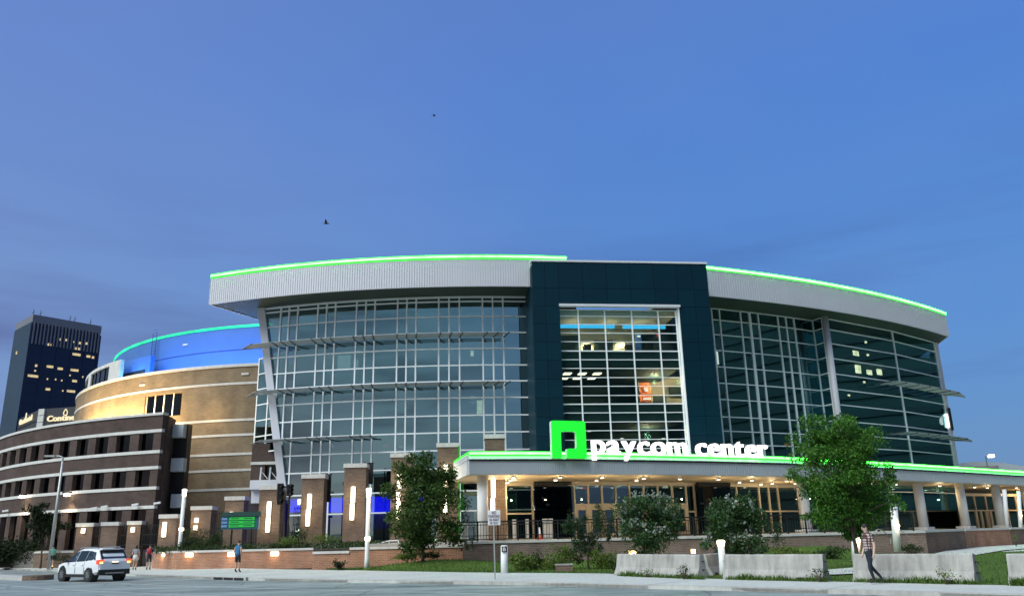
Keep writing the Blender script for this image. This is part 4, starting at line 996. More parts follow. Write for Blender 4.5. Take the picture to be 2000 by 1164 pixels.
# floodlights on the wing
for (px, py), word in (((43, 970), 'leftmost'), ((131, 966), 'right-hand')):
    q = circ(px, py, CW, RW + .5); a = cang(px, py, CW, RW)
    t = thing('wall_floodlight', '%s of two glaring floodlights on the brown brick wing' % word, 'floodlight', q, 'floodlights on the brick wing')
    obj('arm', MB().beam(cpt(CW, RW, a, q.z + .1), q + Vector((0, 0, .1)), .08, .08), 'dark_metal', t); obj('hood', MB().box((q + Vector((0, 0, .2)))[:], (.7, .5, .14), a), 'dark_metal', t)
    obj('lens', MB().box((q + Vector((0, 0, .02)))[:], (.42, .3, .24), a), 'lamp_flood', t); lamp('glow', t, q + Vector((.1, -.3, -.5)), 260, (1, .8, .5), .2, 110, (0, .35, -1))
for i, (px, py) in enumerate(((12, 998), (185, 993), (205, 990), (265, 986), (308, 983))):
    q = circ(px, py, CW, RW + .3); t = thing('security_camera', ['small white camera fixture low at the left end of the brick wing', 'small white camera, first of a pair, above the brick wing ground floor', 'small white camera, second of a pair, above the brick wing ground floor', 'small white camera near the last ground floor bay of the brick wing', 'small white camera at the right corner of the brown brick wing'][i], 'camera', q, 'cameras on the brick wing')
    obj('housing', MB().beam(q + Vector((-.28, -.1, 0)), q + Vector((.28, -.1, .08)), .16, .16), 'pole_white', t); obj('bracket', MB().beam(q + Vector((0, .25, .1)), q + Vector((0, -.05, .06)), .06, .06), 'pole_white', t)

# dark brick corner below the glass bay, with a white balcony
ck = thing('brick_corner', 'dark brick corner block with white balcony below the leaning white post', 'building', at(520, 1000, 70.5))
x0, x1 = at(487, 960, 71.2), at(560, 960, 71.2)
zt_ = at(520, 866, 71.2).z; zq = at(520, 904, 71.2).z; zm = at(520, 935, 71.2).z
obj('upper_wall', MB().box(((x0.x + x1.x) / 2, 71.6, (zq + zt_) / 2), (x1.x - x0.x, .8, zt_ - zq)), 'brick_dark', ck); obj('lower_wall', MB().box(((x0.x + x1.x) / 2, 71.6, (zm + 1.4) / 2), (x1.x - x0.x, .8, zm - 1.4)), 'brick_dark', ck)
obj('side_wall', MB().box((x0.x + .6, 71.6, (zm + zq) / 2), (1.2, .78, zq - zm)), 'brick_dark', ck); obj('back_wall', MB().box(((x0.x + x1.x) / 2, 73.4, (zm + zq) / 2), (x1.x - x0.x, .3, zq - zm)), 'interior', ck)
obj('stone_band', MB().box(((x0.x + x1.x) / 2, 71.56, zq), (x1.x - x0.x + .1, .84, .24)), 'stone', ck)
b0, b1 = at(488, 950, 69.8), at(548, 950, 69.8); bz0, bz1 = at(515, 955, 69.8).z, at(515, 937, 69.8).z
bal = obj('balcony', MB().box(((b0.x + b1.x) / 2, 70.3, (bz0 + bz1) / 2), (b1.x - b0.x, 1.1, bz1 - bz0)), 'white_metal', ck)
obj('corbel', MB().box((b0.x + 1.0, 70.5, bz0 - .55), (1.9, .7, 1.1)), 'white_metal', ck)
for k, px in enumerate((508, 526, 541)):
    q = at(px, 937, 69.9); p2 = at(px + 14, 937, 69.9)
    obj('rail_post', MB().beam((q.x, 69.9, bz1), (q.x + .05, 69.9, bz1 + 1.05), .12, .12), 'white_metal', ck); obj('rail_brace', MB().beam((q.x, 69.95, bz1 + .8), (p2.x, 69.95, bz1 + .1), .06, .06), 'white_metal', ck)

# ================================================================== BACKGROUND CITY
tc = at(66, 614, 300); TZ = tc.z; tl = gz(33, 632, TZ); trr = gz(198, 637, TZ)
tw = thing('office_tower', 'tall dark navy glass office tower with scattered lit windows at the far left', 'tower', (tc.x, tc.y, 0))
solid('tower_glass', (.010, .018, .045), .22, .3, .25, .02); solid('tower_rib', (.055, .095, .14), .5, .2, .1, .05); solid('tower_cap', (.16, .17, .20), .7, 0, .1, .05)
e1, e2v = trr - tc, tl - tc; far = trr + e2v
obj('shaft', MB().prism([(tc.x, tc.y), (trr.x, trr.y), (far.x, far.y), (tl.x, tl.y)], 0, TZ - 3), 'tower_glass', tw)
gl_ = lambda k: tc + e1 * k
capm = MB(); cxy = [tc - (e1 + e2v) * .006, trr + (e1 - e2v) * .006, far + (e1 + e2v) * .006, tl + (e2v - e1) * .006]; capm.prism([(p.x, p.y) for p in cxy], TZ - 3, TZ); obj('crown', capm, 'tower_cap', tw)
n1 = Vector((e1.y, -e1.x, 0)).normalized(); n2 = Vector((-e2v.y, e2v.x, 0)).normalized()
if n1.y > 0: n1 = -n1
if n2.x > 0: n2 = -n2
rz1, rz2 = math.atan2(e1.y, e1.x), math.atan2(e2v.y, e2v.x)
for k in range(20):
    p = tc + e1 * ((k + .5) / 20) + n1 * .25; put('crown_fin', boxmesh(.45, .6, 8.5, 'tower_cap'), tw, (p.x, p.y, TZ - 7), rz1)
ribs = MB()
for k in range(34):
    p = tc + e2v * ((k + .3) / 34) + n2 * .2; ribs.box((p.x, p.y, (TZ - 3) / 2), (.35, .5, TZ - 3), rz2)
obj('facade_ribs', ribs, 'tower_rib', tw, kind='stuff')
fl = MB(); nf = 30
for k in range(nf):
    z = TZ - 14 - k * 3.9; p = tc + e1 * .5 + n1 * .06; fl.box((p.x, p.y, z), (e1.length, .2, .7), rz1)
for k in range(6):
    p = tc + e1 * (k / 5) + n1 * .12; fl.box((p.x, p.y, TZ / 2), (.7, .3, TZ - 8), rz1)
obj('floor_bands', fl, 'tower_glass', tw, kind='stuff')
W_ = [(118, 663, 5), (128, 664, 5), (144, 668, 4), (156, 670, 10), (169, 671, 9), (96, 673, 9), (151, 681, 14), (147, 692, 16), (153, 693, 10), (172, 696, 10), (181, 698, 6), (70, 714, 5), (97, 716, 16), (117, 720, 13), (145, 723, 20), (62, 734, 20), (69, 735, 12), (92, 740, 3), (108, 741, 3), (120, 743, 3), (145, 744, 12), (93, 760, 11), (122, 763, 3), (138, 764, 21), (68, 724, 4), (136, 733, 3), (161, 736, 3)]
for i, (px, py, w) in enumerate(W_):
    q = onseg(px, py, tc, trr); q = q + n1 * .3; put('lit_window', boxmesh(w * 230 / F, .2, .9 if w > 4 else .6, 'window_lit'), tw, q, rz1)
q = onseg(35, 689, tc, tl) + n2 * .5; put('lit_window', boxmesh(1, .2, 1.2, 'window_lit'), tw, q, rz2)
for k in (.02, .12, .55, .62, .86):
    p = tc + e1 * k - n1 * 2; o = MB().beam((p.x, p.y, TZ), (p.x, p.y, TZ + 2.6), .14, .14); o.beam((p.x - .6, p.y, TZ + .9), (p.x + .6, p.y, TZ + 1.6), .1, .1); obj('roof_mast', o, 'dark_metal', tw)
# lit corporate block in front of it
s0 = at(78, 799, 150); SZ = s0.z; sl_ = gz(37, 818, SZ); sr_ = gz(175, 792, SZ); s1 = gz(90, 798, SZ)
sb = thing('sign_building', 'dark block with glowing yellow company lettering below the navy tower', 'building', (s0.x, s0.y, 0))
solid('slate', (.035, .038, .045), .7, 0, .1, .1)
fr_ = sr_ + (sl_ - s0)
obj('shell', MB().prism([(s0.x, s0.y), (s1.x, s1.y), (sr_.x, sr_.y), (fr_.x, fr_.y), (sl_.x, sl_.y)], 0, SZ), 'slate', sb)
nA = Vector(((s0 - sl_).y, -(s0 - sl_).x, 0)).normalized(); nB = Vector(((sr_ - s1).y, -(sr_ - s1).x, 0)).normalized(); nC = Vector(((s1 - s0).y, -(s1 - s0).x, 0)).normalized()
for j in range(8):
    c = (s0 + s1) / 2 + nC * .15; put('corner_panel', boxmesh((s1 - s0).length * .95, .3, 1.15, 'stone'), sb, (c.x, c.y, SZ - .6 - j * 1.25), math.atan2((s1 - s0).y, (s1 - s0).x))
for j in range(4):
    for (A_, B_, n_2) in ((sl_, s0, nA), (s1, sr_, nB)):
        c = (A_ + B_) / 2 + n_2 * .04; put('cladding_joint', boxmesh((B_ - A_).length, .1, .12, 'black'), sb, (c.x, c.y, SZ - 2 - j * 2.4), math.atan2((B_ - A_).y, (B_ - A_).x))
def onside(px, py, A_, B_, n_2): return onseg(px, py, A_ + n_2 * .2, B_ + n_2 * .2)
pA, pB = onside(91.5, 823, s1, sr_, nB), onside(172, 813, s1, sr_, nB); pB.z = pA.z
textline(sb, 'Continental', 1.45, .2, 'sign_yellow', pA, pB, gap=.05, off=.03)
pA, pB = onside(37.5, 830, sl_, s0, nA), onside(61, 823, sl_, s0, nA); pB.z = pA.z
textline(sb, 'Continental', 1.4, .2, 'sign_yellow', pA, pB, gap=.05, off=.03)
for (px, py, A_, B_, n_2, k) in ((128, 804.5, s1, sr_, nB, .75), (51, 812, sl_, s0, nA, .4)):
    c = onside(px, py, A_, B_, n_2); d = (B_ - A_).normalized(); mb = MB(); pts = []
    for i in range(17):
        t = 2 * math.pi * i / 16; w = .5 * math.sin(t) * (1 - .55 * math.cos(t)) * k; h = .55 * math.cos(t); pts.append(c + d * w + Vector((0, 0, h)))
    mb.tube(pts, .09, 6); obj('drop_emblem', mb, 'sign_yellow', sb)
# low hall at the far right behind the canopy
lh = thing('low_hall', 'low grey hall with curved roof behind the canopy at the far right', 'building', at(1950, 960, 112))
x0, x1 = at(1840, 920, 112), at(2080, 920, 112); zr_ = at(1945, 905, 112).z
mb = MB(); prof = [(-.5, -1.6), (-.3, .1), (-.1, .35), (.25, .1), (.6, -.6), (1, -1.6)]
vs = [(x0.x + (x1.x - x0.x) * (a + .5) / 1.5, 112 + d * 20, zr_ + b) for d in (0, 1) for a, b in prof]; n = len(prof)
mb.add(vs, [(i, i + 1, n + i + 1, n + i) for i in range(n - 1)] + [tuple(range(n))[::-1]]); obj('roof', mb, 'canopy_metal', lh)
obj('wall', MB().box(((x0.x + x1.x) / 2, 118, (zr_ - 1.6) / 2), (x1.x - x0.x - 1, 11, zr_ - 1.6)), 'roof_grey', lh)
q = at(1885, 911, 104); obj('parapet', MB().box((q.x, 106, q.z - 1), (9.5, 2, 2.2)), 'roof_grey', lh)
q = at(1927, 902, 103); t = thing('roof_lamp', 'single bright lamp on a short pole above the low hall', 'lamp', (q.x, q.y, 5))
obj('pole', MB().tube([(q.x, q.y, 5), (q.x, q.y, q.z + .7), (q.x + .5, q.y, q.z + .85)], .08, 6), 'pole_grey', t); obj('head', MB().box((q.x + .7, q.y, q.z + .72), (.6, .3, .28)), 'lamp_flood', t)
# second entrance at the far right: frames and doors beyond the canopy columns
se = thing('side_entrance', 'glazed side entrance with pale frames behind the far right columns', 'shop front', at(1925, 1030, 96))
A_, B_ = at(1872, 1000, 92), at(2080, 1000, 104); A_.z = B_.z = 0; ed = B_ - A_; rzs = math.atan2(ed.y, ed.x)
def se_box(px0, px1, py0, py1, mat, name, out=.0, th=.06):
    pa, pb = onseg(px0, py1, A_, B_), onseg(px1, py1, A_, B_); zt2 = onseg((px0 + px1) / 2, py0, A_, B_).z; zb2 = onseg((px0 + px1) / 2, py1, A_, B_).z; c = (pa + pb) / 2
    n_2 = Vector((ed.y, -ed.x, 0)).normalized(); return put(name, boxmesh((pb - pa).length, th, zt2 - zb2, mat), se, (c.x + n_2.x * out, c.y + n_2.y * out, (zt2 + zb2) / 2), rzs)
for a, b in ((1885, 1893), (1893, 1913), (1913, 1935), (1935, 1958), (1958, 1975), (1975, 1995), (1995, 2030)):
    se_box(a, b, 968, 996, 'glass_store', 'pane'); se_box(a, b, 996, 1040, 'glass_store', 'pane')
for x in (1893, 1913, 1935, 1958, 1975, 1995, 2012): se_box(x - .8, x + .8, 968, 1040, 'cream_frame', 'mullion', .06, .14)
se_box(1885, 2030, 964, 969, 'cream_frame', 'head', .08, .2); se_box(1885, 2030, 995, 997.5, 'cream_frame', 'transom', .07, .15)
for x in (1911, 1921, 1931, 1940): se_box(x - 1.6, x + 1.6, 998, 1038, 'cream_frame', 'door_frame', .09, .12)
obj('wall_over', MB().beam(A_ + Vector((0, .6, 6.6)), B_ + Vector((0, .6, 6.6)), .5, 2.0), 'canopy_metal', se); obj('back_wall', MB().beam(A_ + Vector((0, 6, 3)), B_ + Vector((0, 6, 3)), .3, 6), 'interior', se)
q = onseg(1985, 965, A_, B_); lamp('entrance_glow', se, q + Vector((0, -2, 0)), 240, (1, .6, .25), .2)
# the tall hotel blocks across the street, seen only as dark reflections in the glass
solid('hotel_glass', (.030, .060, .065), .5, 0, .3, .05); solid('hotel_wall', (.045, .085, .085), .8, 0, .2, .05); 
for nm, lb, c, sz, rz in (('hotel_block', 'tall dark hotel block across the street behind the viewer', (74, -58, 0), (66, 22, 62), rad(20)), ('hotel_block', 'tall dark hotel block beyond the right edge of the view', (150, 50, 0), (22, 150, 70), rad(6))):
    t = thing(nm, lb, 'building', c); obj('shaft', MB().box((c[0], c[1], sz[2] / 2), sz, rz), 'hotel_wall', t)
    fb = MB()
    for k in range(15): fb.box((c[0], c[1], 5 + k * 4), (sz[0] + .6, sz[1] + .6, 1.4), rz)
    obj('window_bands', fb, 'hotel_glass', t)
# ================================================================== FREE-STANDING BRICK PIERS
def pier(label, px0, px1, py_top, y, z0, strips=(), lampy=None, rz=0.06, dark='brick_brown', group='brick piers before the arena'):
    a, b = at(px0, py_top, y), at(px1, py_top, y); w = b.x - a.x; zt = a.z; c = Vector(((a.x + b.x) / 2, y + w / 2, z0))
    t = thing('brick_pier', label, 'pier', c, group)
    obj('shaft', MB().box((c.x, c.y, (z0 + zt - .3) / 2), (w, w, zt - .3 - z0), rz), dark, t)
    obj('stone_cap', MB().box((c.x, c.y, zt - .16), (w + .14, w + .14, .3), rz), 'stone', t)
    fx = lambda px, py: at(px, py, y - .08)
    for (px, pya, pyb) in strips:
        q0, q1 = fx(px, pya), fx(px, pyb); r = MB(); zc, h = (q0.z + q1.z) / 2, q0.z - q1.z
        o = obj('light_strip', MB().tube([(q0.x, y - .16, q1.z), (q0.x, y - .16, q0.z)], .11, 10), 'lamp_warm', t)
        obj('backplate', MB().box((q0.x, y - .03, zc), (.34, .1, h + .1), rz), 'white_metal', o)
        for zz in (q0.z - h * .25, q0.z - h * .75): lamp('glow', o, (q0.x, y - .75, zz), 7, (1, .80, .5), .15)
    return t, c, w, zt
pier('brick pier with light strip nearest the white balcony', 507, 548, 948, 63, 1.42, ((526, 980, 1006), (524, 1010, 1038)))
pier('brick pier with light strip between bush and blue-lit window, second right of balcony', 590, 632, 926, 62.5, 1.42, ((605, 965, 993), (602, 996, 1026)))
pier('tall brick pier with light strip just left of the white lamp post', 672, 714, 905, 62, 1.42, ((690, 951, 980), (688, 984, 1014)))
pier('brick pier with light strip half hidden behind the left side of the tree', 763, 806, 885, 61.5, 1.42, ((780, 926, 955), (778, 962, 1015)))
pier('tallest brick pier, green-lit edge, right of the tree', 853, 895, 865, 61, 1.42, ((871, 908, 940), (870, 945, 1000)))
pier('brick pier standing through the left end of the canopy', 946, 984, 848, 59.6, 1.42, ((963, 935, 970), (962, 974, 1000)))
pier('small brick pier with long lamp beside the left white lamp post', 312, 345, 1004, 64.5, .3, ((322, 1020, 1047),))
pier('small brick pier with round lamp behind the shrubs left of the green board', 374, 412, 988, 66.5, .9, ((384, 1012, 1019), (382, 1027, 1034)))
pier('brick pier behind the green notice board', 440, 476, 969, 65.5, .9, ((452, 1000, 1008),))
pier('leftmost low brick pier with a glaring lamp', 150, 181, 1021, 70, 0, ((163, 1032, 1040),))
pier('low brick pier without lamp between two lamped ones', 199, 230, 1019, 70, 0)
pier('third low brick pier from the left with a glaring lamp', 250, 275, 1017, 70, 0, ((260, 1030, 1038),))
# green post with its own glow beside the tallest pier, black panels behind the piers
for i, (px, pt, pb_, y, mat, w) in enumerate(((896.5, 870, 1052, 60.6, 'led_dim', .10),)):
    q, q2 = at(px, pt, y), at(px, pb_, y); tag(obj('light_post', MB().beam((q.x, q.y, q2.z), (q.x, q.y, q.z), w, w), mat, None), 'thin vertical green light line on the edge of the tallest pier', 'light')
for i, (px, pt, pb_, lb) in enumerate(((641, 926, 980, 'black hanging banner right of the second lit pier'), (723, 904, 945, 'black hanging banner right of the pier beside the white lamp post'))):
    q, q2 = at(px, pt, 64.2), at(px, pb_, 64.2); t = thing('banner', lb, 'banner', (q.x, q.y, q2.z), 'black banners by the piers')
    obj('panel_sheet', MB().box((q.x, q.y, (q.z + q2.z) / 2), (.5, .06, q.z - q2.z)), 'black', t); obj('arm', MB().beam((q.x - .5, q.y, q.z), (q.x + .3, q.y, q.z), .06, .06), 'dark_metal', t)  # black sheet stands in for the dark fin at the pier side
    obj('mast', MB().beam((q.x - .42, q.y, 1.42), (q.x - .42, q.y, q.z + .1), .08, .08), 'dark_metal', t)

# ================================================================== LOW WALLS
def wall(label, pts, z0, z1, mat, th=.45, cap=True, gap_px=None):
    t = thing('brick_wall', label, 'wall', (pts[0][0], pts[0][1], z0))
    obj('brickwork', MB().sweep(pts, [(0, z0), (0, z1 - .14), (-th, z1 - .14), (-th, z0)]), mat, t)
    ls = resample(pts, 2.4); ls = ls + [Vector(pts[-1])] if (ls[-1] - Vector(pts[-1])).length > .3 else ls
    for a, b in zip(ls, ls[1:]):
        d = (b - a).normalized() * .006; a, b = a + d, b - d
        obj('coping_stone', MB().sweep([a[:], b[:]], [(.06, z1 - .14), (.06, z1), (-th - .06, z1), (-th - .06, z1 - .14)]), 'stone', t)
    return t
def xy(px, py, y): q = at(px, py, y); return (q.x, q.y)
w1z = at(450, 1073, 59).z
w1 = wall('low brick wall with small recessed lights behind the man in blue', [xy(298, 1090, 64), xy(345, 1090, 59.6), xy(612, 1090, 58.6)], -.1, w1z, 'brick_lit')
for px, py in ((320, 1082), (370, 1083), (453, 1082), (537, 1081)):
    pth = [xy(298, 1090, 64), xy(345, 1090, 59.6), xy(612, 1090, 58.6)]; q, an = onpoly(px, py, pth); n_2 = Vector((math.sin(an), -math.cos(an), 0))
    o = put('step_light', boxmesh(.55, .08, .26, 'lamp_soft'), w1, q + n_2 * .03, an); put('hood', boxmesh(.64, .16, .05, 'stone'), o, q + n_2 * .06 + Vector((0, 0, .18)), an)
    lamp('glow', o, q + n_2 * .4 - Vector((0, 0, .15)), 9, (1, .72, .38), .1)
za, zb2 = at(645, 1076, 52).z, at(790, 1066, 52).z
wall('left low stretch of the orange brick wall beside the round bush', [xy(610, 1090, 52.0), xy(682, 1090, 51.9)], -.1, za, 'brick_lit')
wall('right higher stretch of the orange brick wall behind the tree', [xy(682.3, 1090, 51.9), xy(904, 1090, 51.6)], -.1, zb2, 'brick_lit')
W3 = [xy(906, 1090, 50.9), xy(1200, 1090, 51.8), xy(1500, 1085, 53.0), xy(1812, 1070, 54.6)]
w3z = at(1000, 1055, 51).z
wall('long brown brick terrace wall below the black railing', W3, -.1, w3z, 'brick_terrace')
wall('low brick wall at the far left behind the scooter rider', [xy(66, 1090, 74), xy(262, 1085, 70.5)], -.1, at(150, 1075, 72).z, 'brick_brown')
wall('pale-capped brick plinth behind the low piers at far left', [xy(110, 1075, 77), xy(300, 1070, 72.5)], -.1, at(200, 1065, 74).z + .15, 'brick_brown')
wall('brown brick plinth below the third canopy column', [(26.2, 55.3), (30.2, 59.7), (33.5, 64.0)], -.1, 1.45, 'brick_brown', .5)
wall('orange brick plinth between the third and fourth canopy columns', [(33.6, 64.1), (36.2, 67.6), (41.5, 71.9)], -.1, 1.44, 'brick_lit', .5)
wall('brown brick plinth below the fourth and fifth canopy columns', [(41.6, 72.0), (56.2, 83.7), (64, 98)], -.1, 1.45, 'brick_brown', .5)
# ground step at the end of the terrace wall
# ------------------------------------------------------------------ railing on the terrace wall
rl = thing('terrace_railing', 'long black metal railing along the top of the terrace wall', 'railing', (W3[0][0], W3[0][1], w3z))
rpath = [(p[0], p[1] + .25) for p in [xy(893, 1050, 50.9)] + W3]
rs = resample(rpath, 1.22); barsm = MB()
for i, p in enumerate(rs):
    obj('post', MB().box((p.x, p.y, w3z + .56), (.09, .09, 1.15)), 'dark_metal', rl)
    if i + 1 < len(rs):
        q = rs[i + 1]
        for k in range(1, 7):
            m = p.lerp(q, k / 7); barsm.box((m.x, m.y, w3z + .56), (.025, .025, .94))
obj('bars', barsm, 'dark_metal', rl, kind='stuff')
pl = [(p.x, p.y) for p in rs]
for nm, z, h in (('top_rail', 1.12, .08), ('upper_rail', .94, .04), ('lower_rail', .32, .04), ('bottom_rail', .1, .05)): obj(nm, MB().sweep(pl, [(.04, w3z + z - h / 2), (.04, w3z + z + h / 2), (-.04, w3z + z + h / 2), (-.04, w3z + z - h / 2)]), 'dark_metal', rl)
# dark security fences between the small piers
for px0, px1, y, pt, pb_, lb in ((181, 312, 70.2, 1024, 1064, 'black bar fence between the low brick piers at far left'), (345, 374, 66.5, 1012, 1066, 'black bar fence left of the lamped pier by the shrubs'), (412, 440, 66.5, 998, 1066, 'narrow black bar fence left of the green board pier'), (476, 508, 65.2, 982, 1062, 'tall black bar fence right of the green board pier')):
    a, b = at(px0, pb_, y), at(px1, pb_, y); zt2 = at((px0 + px1) / 2, pt, y).z; t = thing('bar_fence', lb, 'fence', (a.x, a.y, a.z)); zb3 = min(a.z, b.z)
    n = int((b.x - a.x) / .16); mb = MB()
    for k in range(n + 1): mb.box((a.x + (b.x - a.x) * k / n, y, (zb3 + zt2) / 2), (.035, .035, zt2 - zb3))
    obj('bars', mb, 'dark_metal', t, kind='stuff')
    for f in (.04, .5, .94): bar('rail', t, (a.x, y, zb3 + (zt2 - zb3) * f), (b.x, y, zb3 + (zt2 - zb3) * f), .05, .06, 'dark_metal')
# sloping steel handrail of the ramp behind the orange-lit wall, and grey gate by the canopy
hr = thing('ramp_handrail', 'pale steel handrail behind the orange wall right of the white lamp post', 'handrail', at(750, 1062, 55))
pts = [at(728, 1064, 55), at(760, 1055.5, 55), at(778, 1055, 55), at(779, 1063, 55)]; obj('rail', MB().tube(pts, .035, 6), 'pole_white', hr); obj('lower_rail', MB().tube([p + Vector((0, 0, -.18)) for p in pts[:3]], .03, 6), 'pole_white', hr)
for p in pts[:3]: obj('post', MB().tube([p + Vector((0, 0, -.4)), p], .03, 6), 'pole_white', hr)
gt = thing('crowd_barrier', 'grey steel crowd barrier at the left end of the canopy', 'barrier', at(905, 1050, 57))
a, b = at(899, 1050, 57), at(916, 1050, 57); h0, h1 = 1.45, 2.55
for nm, z in (('top_rail', h1), ('bottom_rail', h0 + .15)): bar(nm, gt, (a.x, 57, z), (b.x, 57, z), .05, .05, 'pole_grey')
mb = MB()
for k in range(8): mb.tube([(a.x + (b.x - a.x) * k / 7, 57, h0 + .15), (a.x + (b.x - a.x) * k / 7, 57, h1)], .015, 5)
obj('bars', mb, 'pole_grey', gt, kind='stuff')
hp = thing('stair_handrail', 'curved grey handrail beside the leaning white bollard at right', 'handrail', at(1712, 1045, 53))
pts = [at(1711, 1050, 53), at(1711, 1035, 53), at(1717, 1033, 53), at(1726, 1037, 53), at(1740, 1050, 53)]; obj('rail', MB().tube(pts, .03, 6), 'pole_grey', hp, True); obj('post', MB().tube([at(1740, 1050, 53), at(1740, 1062, 53)], .03, 6), 'pole_grey', hp)
bar('sloping_rail', hp, at(1756, 1032, 53), at(1777, 1049, 53), .04, .04, 'pole_grey')

# ================================================================== LAMP POSTS, BOLLARDS, SIGNS
def lamppost(label, px, pyt, pyb, y, r=.13, energy=60, mid=None, headz=.5, mat='pole_white', tilt=0):
    b, tt = at(px, pyb, y), at(px, pyt, y); zt2 = tt.z; t = thing('lamp_post', label, 'lamp post', b, 'white lamp posts')
    z0 = b.z - .25
    obj('pole', MB().tube([(b.x, y, z0), (b.x, y, z0 + .5), (b.x, y, zt2 - headz)], [r * 1.25, r, r * .92], 14), mat, t, True)
    h = obj('lantern', MB().tube([(b.x, y, zt2 - headz), (b.x, y, zt2 - .08)], [r * .95, r * 1.1], 14), 'lamp_amber', t, True); obj('cap', MB().tube([(b.x, y, zt2 - .08), (b.x, y, zt2)], [r * 1.25, r * .9], 14), 'lamp_warm', h)
    lamp('glow', h, (b.x + 1.1, y - .1, zt2 + .2), energy, (1, .72, .38), .2)
    if mid: q = at(px - 1, mid, y); obj('band_light', MB().tube([(b.x, y, q.z - .08), (b.x, y, q.z + .08)], r * 1.25, 12), 'lamp_warm', t)
    return t
lamppost('white cylindrical lamp post beside the small brick piers at left', 350, 955, 1078, 60.8, .14, 14, 1033)
lamppost('white cylindrical lamp post in front of the orange brick wall', 716.5, 953, 1101, 49.5, .135, 150, 1051)
lamppost('short white bollard light with bright top between two concrete barriers', 1413, 1054, 1118, 33.5, .14, 14, None, .22)
# dark-topped white posts on the right
def post(label, px, pyt, pyb, y, r, lampy=None, lean=0.0):
    b, tt = at(px, pyb, y), at(px + lean, pyt, y); t = thing('bollard', label, 'bollard', b, 'white bollards')
    obj('tube', MB().tube([b - Vector((0, 0, .2)), tt - Vector((0, 0, .06))], r, 14), 'pole_white', t, True); obj('cap', MB().tube([tt - Vector((0, 0, .06)), tt], [r * 1.06, r * .8], 14), 'stone', t)
    if lampy:
        q = at(px + lampy[0], lampy[1], y - .2); obj('side_lamp', MB().ball(q, .12, 10, 6), 'lamp_amber', t); lamp('glow', t, q + Vector((.1, -.25, 0)), 22, (1, .75, .4), .1)
    return t
post('short white bollard with small lamp near the plaid-shirted man', 1671, 1047, 1088, 42, .20, (5, 1055))
post('tall white leaning bollard with small lamp right of the plaid-shirted man', 1752, 985, 1070, 48, .20, (1, 1026), -7)
post('green-lit tall pole before the far right entrance', 1968, 955, 1042, 84, .2, None, -7)
post('white pole with bright lamp at the far right edge', 1994, 958, 1045, 82, .18, (0, 1006), -5)
sb_ = post('white bollard with small black and white marker at its top, beside the no parking sign', 985, 1064, 1119, 40.8, .17)
q = at(985, 1072, 40.6); put('marker_plate', boxmesh(.26, .02, .26, 'black'), sb_, (q.x, q.y, q.z)); textline(sb_, 'B', .24, .012, 'pole_white', (q.x - .07, q.y - .02, q.z - .08), (q.x + .07, q.y - .02, q.z - .08))
# street light pole at left
b = at(101, 1066, 68); b.z = 0; tt = at(123, 893, 68)
t = thing('street_light', 'tall slim grey street light, unlit, beside the small tree at left', 'street light', b)
obj('pole', MB().tube([b, Vector((b.x, b.y, tt.z - .3))], [.16, .09], 12), 'pole_grey', t, True)
hd = at(110, 889, 68); obj('arm', MB().tube([(b.x, b.y, tt.z - .3), (b.x, b.y, tt.z), (b.x - .35, b.y, tt.z + .12), (b.x - .7, b.y, tt.z + .12)], .06, 8), 'pole_grey', t, True); obj('head', MB().beam((b.x - .65, b.y, tt.z + .12), (b.x - 1.5, b.y, tt.z + .14), .3, .14), 'pole_grey', t)
# traffic signals on a dark pole before the first pier
b = at(561, 1060, 60.9); tt = at(563, 945, 60.9); t = thing('traffic_signal', 'black traffic signal heads on a dark pole before the first lit pier', 'traffic signal', (b.x, b.y, w1z))
obj('pole', MB().tube([(b.x, 60.9, w1z - .1), (b.x, 60.9, tt.z)], .07, 10), 'dark_metal', t)
for px, py0, py1, w in ((548, 944, 985, .42), (566, 946, 968, .4)):
    p, q = at(px, py0, 60.8), at(px, py1, 60.8); o = obj('signal_head', MB().box((p.x, 60.8, (p.z + q.z) / 2), (w, .35, p.z - q.z), .4), 'black', t)
    n = 3
    for k in range(n):
        zc = q.z + (p.z - q.z) * (k + .5) / n; obj('visor', MB().tube([(p.x + .12, 60.65, zc), (p.x + .3, 60.4, zc)], .13, 10, False), 'black', o)
bar('mast_arm', t, (at(548, 950, 60.9).x, 60.9, tt.z - .2), (b.x + .2, 60.9, tt.z - .2), .08, .08, 'dark_metal')
# way-finding board
a, b = at(433, 1010, 61.3), at(506, 1010, 61.3); t = thing('notice_board', 'green and teal lit way-finding board in front of a brick pier', 'sign', ((a.x + b.x) / 2, 61.3, w1z))
ztp, zbt = at(470, 1005, 61.3).z, at(470, 1033, 61.3).z; solid('teal', (.02, .11, .15), .5); solid('green_dark', (.01, .05, .04), .5)
obj('frame', MB().box(((a.x + b.x) / 2, 61.4, (ztp + zbt) / 2), (b.x - a.x, .18, ztp - zbt)), 'teal', t); obj('top_bar', MB().box(((a.x + b.x) / 2 + .1, 61.32, ztp + .06), (b.x - a.x + .1, .3, .3)), 'green_dark', t)
for k in range(3):
    z = zbt + .14 + k * (ztp - zbt - .25) / 3; p, q = at(448, 1010, 61.25), at(497, 1010, 61.25); h = (ztp - zbt - .3) / 3
    r_ = obj('green_row', MB().box(((p.x + q.x) / 2, 61.28, z + h * .42), (q.x - p.x, .06, h * .8)), 'board_green', t); obj('blue_tab', MB().box((a.x + .22, 61.28, z + h * .42), (.4, .06, h * .7)), 'board_blue', t)
    for x_, w_ in ((p.x + .42, .6), (q.x - .45, .65)): put('dark_line', boxmesh(w_, .02, .06, 'green_dark'), r_, (x_, 61.24, z + h * .45))
for x_ in (p.x + .2, q.x - .2): obj('post', MB().tube([(x_, 61.4, w1z - .1), (x_, 61.4, zbt)], .07, 8), 'dark_metal', t)
